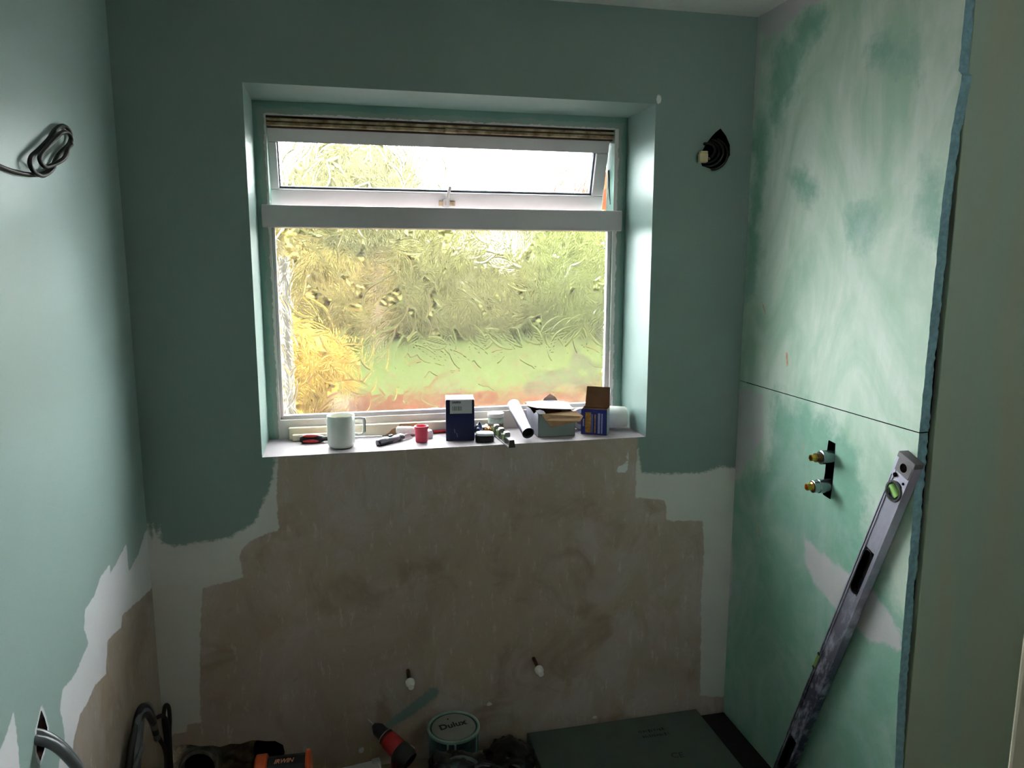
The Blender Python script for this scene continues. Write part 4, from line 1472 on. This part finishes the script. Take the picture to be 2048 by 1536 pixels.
for z0, z1 in ((0.0, 0.013), (LL - 0.014, LL)):
    mb = MB()
    mb.box(-0.001, BT + 0.001, -0.001, BW + 0.001, z0, z1)
    if z1 == LL:
        mb.box(-0.0012, 0.002, 0.006, BW - 0.001, LL - 0.045, LL - 0.012)
    mb.build('end_cap', M('grey_rubber', (122, 118, 124), 0.6), big, bevel=0.002)
mb = MB()
for yy, zz, rr in ((BW / 2 + 0.002, LL - 0.027, 0.0105), (0.013, LL - 0.056, 0.0050), (BW - 0.010, LL - 0.060, 0.0030)):
    mb = MB()
    mb.tube([(-0.0016, yy, zz), (0.004, yy, zz)], rr, 16)
    mb.build('screw_hole', mat_dark, big, smooth=40)
Tv = frame_T((0.0, BW / 2, LL - 0.092), (0, 1, 0), (0, 0, 1), (-1, 0, 0))
mb = MB()
mb.lathe([(0.0185, -BT + 0.002), (0.0255, -BT + 0.002), (0.0255, 0.0015), (0.024, 0.003), (0.0205, 0.003), (0.0185, 0.0)], 30, Tv)
vh = mb.build('vial_holder', M('dark_rubber', (70, 72, 74), 0.5), big, smooth=40)
mb = MB()
mb.lathe([(0.0, -0.005), (0.0186, -0.005)], 28, Tv)
mb.build('vial_back', M('vial_dim', (158, 182, 158), 0.4), vh)
mb = MB()
mb.tube([(0.006, BW / 2 + 0.014, LL - 0.099), (0.006, BW / 2 - 0.014, LL - 0.085)], 0.0095, 16)
mb.build('vial', M('vial_bright', (168, 220, 130), 0.15), vh, smooth=40, label='green bubble vial')
mb = MB()
mb.box(-0.0014, 0.012, -0.0012, 0.008, LL / 2 - 0.115, LL / 2 - 0.070)
mb.build('centre_vial', vial_green, big, bevel=0.001, label='green centre vial in the edge notch')
for zz in (LL / 2 - 0.120, LL / 2 - 0.070):
    mb = MB()
    mb.box(-0.002, 0.012, -0.002, 0.006, zz, zz + 0.005)
    mb.build('notch_clip', blk, big)

# ================================================================== FLOOR THINGS
# shower tray
ty = thing('shower_tray', 'dark grey-green shower tray former on the floor in the right corner', 'shower tray', (0.769, -0.003, ZF))
mat_tray = M('tray_grey', (84, 94, 86), 0.75, var=0.12, scale=16)
mb = MB()
mb.box(0, 0.594, -0.86, 0.0, 0, 0.040)
mb.build('tray', mat_tray, ty, bevel=0.002)
for s_, x_, y_, sz, r_ in (('CE', 0.425, -0.212, 0.034, -8), ):
    text_part('print', s_, sz, M('tray_ink', (40, 46, 42), 0.8), ty, Matrix.Translation((x_, y_, 0.0402)) @ Matrix.Rotation(math.radians(r_), 4, 'Z'), depth=0.0002)
mb = MB()
q = random.Random(4)
for row, (yy, x0, x1) in enumerate(((-0.078, 0.352, 0.44), (-0.104, 0.357, 0.45))):
    x = x0
    while x < x1:
        wd = q.uniform(0.003, 0.007)
        mb.box(x, x + wd, yy - q.uniform(0.004, 0.008), yy + q.uniform(0.003, 0.008), 0.0401, 0.0404)
        x += wd + q.uniform(0.002, 0.006)
mb.build('print', M('tray_ink2', (44, 50, 46), 0.8), ty, label='faded two-line stencil print')
mb = MB()
mb.box(1.365, XR + 0.02, -0.9, -0.001, ZF, ZF + 0.012)  # black slab stands in for the shade in the gap
tag(mb.build('gap_shade_strip', M('gap_shade_black', (14, 14, 14), 0.8), None, bevel=0.002), 'black strip painting the shade of the gap between tray and right wall', 'strip')

# paint tin
tn = thing('paint_tin', 'paint tin with a pale lid standing on the floor against the plaster', 'paint tin', (0.518, -0.092, ZF))
tin_side = M('tin_label', (26, 46, 52), 0.35, var=0.6, scale=22, col2=(58, 92, 88))
mb = MB()
mb.lathe([(0, 0), (0.073, 0), (0.076, 0.003), (0.0755, 0.150), (0.078, 0.153), (0.078, 0.158), (0.0755, 0.160), (0.073, 0.158), (0.070, 0.153), (0, 0.153)], 44)
mb.build('body', [tin_side], tn, smooth=35)
mb = MB()
mb.lathe([(0.0785, 0.151), (0.0795, 0.154), (0.079, 0.159), (0.0755, 0.1615), (0.0725, 0.159), (0.0715, 0.154), (0.0785, 0.151)], 44)
mb.build('rim', M('painted_rim', (128, 158, 148), 0.35, var=0.3, scale=30, col2=(160, 176, 166)), tn, smooth=40, label='rim smeared with green paint')
mb = MB()
mb.lathe([(0.0712, 0.152), (0.0668, 0.152), (0.0650, 0.1575), (0.0, 0.158)], 44)
mb.build('lid', M('tin_lid', (150, 150, 140), 0.4, 0.2, var=0.1), tn, smooth=30)
text_part('lettering', 'Dulux', 0.034, ink, tn, Matrix.Translation((-0.002, 0.008, 0.1582)) @ Matrix.Rotation(math.radians(10), 4, 'Z'), offset=0.0006)
mb = MB()
mb.tube([(-0.012, 0.040, 0.158), (-0.012, 0.040, 0.1592)], 0.0025, 8)
mb.build('dot', ink, tn)
mb = MB()
drip_mat = M('paint_drip', (150, 178, 166), 0.4)
for a, l in ((-95, 0.05), (-40, 0.07), (-25, 0.06), (-112, 0.035)):
    t = math.radians(a)
    mb = MB()
    mb.tube([(0.0768 * math.cos(t), 0.0768 * math.sin(t), 0.152), (0.0772 * math.cos(t), 0.0772 * math.sin(t), 0.152 - l)], [0.0032, 0.0022], 8)
    mb.build('drip', drip_mat, tn, smooth=60, label='pale green paint drip')

# cordless drill
A, Bq = Vector((0.264, -0.10, 0.186)), Vector((0.372, -0.215, 0.118))
da = (Bq - A).normalized()
dr = thing('drill', 'red and black cordless drill pointing up left with its bit raised', 'drill', (0.345, -0.215, ZF))
Td = Matrix.Translation(-Vector((0.345, -0.215, ZF))) @ axis_T(A, Bq)
mb = MB()
mb.lathe([(0, 0), (0.0022, 0.004), (0.0026, 0.03), (0.0026, 0.045), (0, 0.045)], 10, Td)
mb.build('bit', steel, dr, smooth=40)
mb = MB()
mb.lathe([(0, 0.028), (0.008, 0.028), (0.012, 0.034), (0.0165, 0.040), (0.017, 0.044), (0.0190, 0.045), (0.0205, 0.072), (0.0215, 0.074), (0, 0.076)], 24, Td)
mb.build('chuck', blk, dr, smooth=30)
mb = MB()
mb.lathe([(0.0212, 0.072), (0.0222, 0.0725), (0.0222, 0.0745), (0.0212, 0.075)], 24, Td)
mb.build('chuck_ring', steel, dr, smooth=40)
mb = MB()
mb.lathe([(0, 0.074), (0.020, 0.075), (0.023, 0.084), (0.0265, 0.090), (0.028, 0.12), (0.027, 0.135), (0, 0.136)], 24, Td)
mb.build('housing', M('tool_red', (172, 34, 34), 0.45, var=0.12), dr, smooth=35)
mb = MB()
mb.lathe([(0, 0.130), (0.0285, 0.131), (0.0300, 0.140), (0.0295, 0.168), (0.024, 0.178), (0, 0.179)], 24, Td)
for k in range(3):
    mb.lathe([(0.022, 0.076 + k * 0.004), (0.0246, 0.077 + k * 0.004), (0.022, 0.079 + k * 0.004)], 20, Td)
mb.build('motor_end', blk, dr, smooth=35)
mb = MB()
h0 = (A + da * 0.125) - Vector((0.345, -0.215, ZF))
mb.tube(spline([h0, h0 + Vector((-0.006, -0.018, -0.05)), h0 + Vector((-0.004, -0.03, -0.10)), Vector((h0.x, h0.y - 0.035, 0.03))], 5), [0.019] * 5 + [0.017] * 11, 14, flat=0.8)
mb.build('handle', M('tool_dark_red', (72, 18, 20), 0.5, var=0.3), dr, smooth=50)
mb = MB()
mb.box(h0.x - 0.022, h0.x + 0.035, h0.y - 0.085, h0.y + 0.01, 0.0, 0.04)
mb.build('battery', blk, dr, bevel=0.006)
mb = MB()
mb.box(-0.009, 0.009, -0.0012, 0.0012, 0.148, 0.164, T=Td @ Matrix.Rotation(math.radians(60), 4, 'Z') @ Matrix.Translation((0, 0.0302, 0)))
mb.build('sticker', M('pale_sticker', (190, 180, 168), 0.6), dr)

# orange and black tool caddy
ir = thing('tool_caddy', 'black and orange tool case with lettering at the bottom edge', 'tool case', (0.043, -0.235, ZF), math.radians(-2))
orange = M('orange_plastic', (232, 92, 44), 0.45, var=0.08)
mb = MB()
prof = [(-0.045, 0.0), (0.045, 0.0), (0.045, 0.160), (0.040, 0.200), (0.022, 0.225), (0.0, 0.232), (-0.022, 0.225), (-0.040, 0.200), (-0.045, 0.160)]
Tc = frame_T((0, 0, 0), (0, 1, 0), (1, 0, 0), (0, 0, 1))
mb.prism(prof, -0.050, 0.052, 0, Tc)
mb.build('body', M('navy_black', (24, 28, 36), 0.4, var=0.15), ir, bevel=0.003, smooth=40)
prof2 = [(-0.056, 0.0), (0.05, 0.0), (0.052, 0.155), (0.044, 0.210), (0.024, 0.235), (0.0, 0.243), (-0.026, 0.235), (-0.048, 0.207), (-0.058, 0.155)]
for a, b in ((-0.078, -0.046), (0.052, 0.066)):
    mb = MB()
    mb.prism(prof2, a, b, 0, Tc)
    mb.build('end_cheek', orange, ir, bevel=0.006, seg=3, smooth=40, label='orange end cheek')
Ti = frame_T((-0.004, -0.0115, 0.2295), (1, 0, 0), Vector((0, 0.953, 0.303)), Vector((0, -0.303, 0.953)))
text_part('lettering', 'IRWIN', 0.017, M('orange_print', (232, 150, 110), 0.6), ir, Ti, shear=0.3, depth=0.0006, offset=0.0003)

# silver case corner
sc_ = thing('metal_case', 'silver metal case whose corner shows at the bottom edge', 'case', (0.288, -0.165, ZF), math.radians(9))
alloy = M('case_alloy', (196, 196, 200), 0.3, 0.6, var=0.08)
mb = MB()
mb.box(-0.15, 0, -0.16, 0, 0, 0.112)
mb.build('shell', alloy, sc_, bevel=0.004)
mb = MB()
mb.box(-0.152, 0.002, -0.162, 0.002, 0.112, 0.138)
mb.build('lid', alloy, sc_, bevel=0.004)
mb = MB()
for x_ in (0.0, ):
    mb.box(-0.018, 0.006, -0.018, 0.006, 0.098, 0.1405)
mb.build('corner_guard', steel, sc_, bevel=0.004)

# black sacks
bag_mat = M('black_polythene', (20, 24, 24), 0.22, var=0.3, scale=8)
b1 = thing('sack', 'crumpled black plastic sack in front of the paint tin', 'sack', (0.51, -0.292, ZF + 0.100), group='black plastic sacks on the floor')
crumple('body', bag_mat, b1, (0.110, 0.078, 0.105), 2.3, sub=5, amp=0.32, freq=1.7, smooth=60)
mb = MB()
mb.tube(spline([(-0.06, 0.0, 0.085), (-0.01, 0.0, 0.098), (0.03, -0.01, 0.090), (0.07, -0.03, 0.060)], 5), 0.008, 8, flat=0.3)
mb.build('strap', M('grey_strap', (96, 100, 98), 0.7), b1, smooth=60)
b2 = thing('sack', 'crumpled black plastic sack between the paint tin and the tray', 'sack', (0.684, -0.125, ZF + 0.036), group='black plastic sacks on the floor')
crumple('body', bag_mat, b2, (0.072, 0.095, 0.044), 5.1, sub=5, amp=0.30, freq=1.8, smooth=60)

# waste pipe stub in the broken wall
wp = thing('waste_pipe', 'dusty round waste pipe stub at the broken foot of the wall', 'pipe', (-0.218, 0.0, 0.032))
Tw = axis_T((0, 0.05, 0), (0, -1, 0.25))
mb = MB()
mb.lathe([(0.055, 0.0), (0.055, 0.085), (0.052, 0.088), (0.046, 0.088), (0.044, 0.06), (0.044, 0.0)], 32, Tw)
mb.build('socket', M('dusty_pipe', (104, 100, 90), 0.9, var=0.5, scale=40, bump=0.5, col2=(58, 56, 50)), wp, smooth=40)
mb = MB()
mb.lathe([(0.044, 0.045), (0, 0.05)], 24, Tw)
mb.build('bore', mat_dark, wp)

for o in list(bpy.data.objects):
    if o.type == 'MESH' and o.name.startswith('pane'):
        o['label'] = 'patterned glass pane'
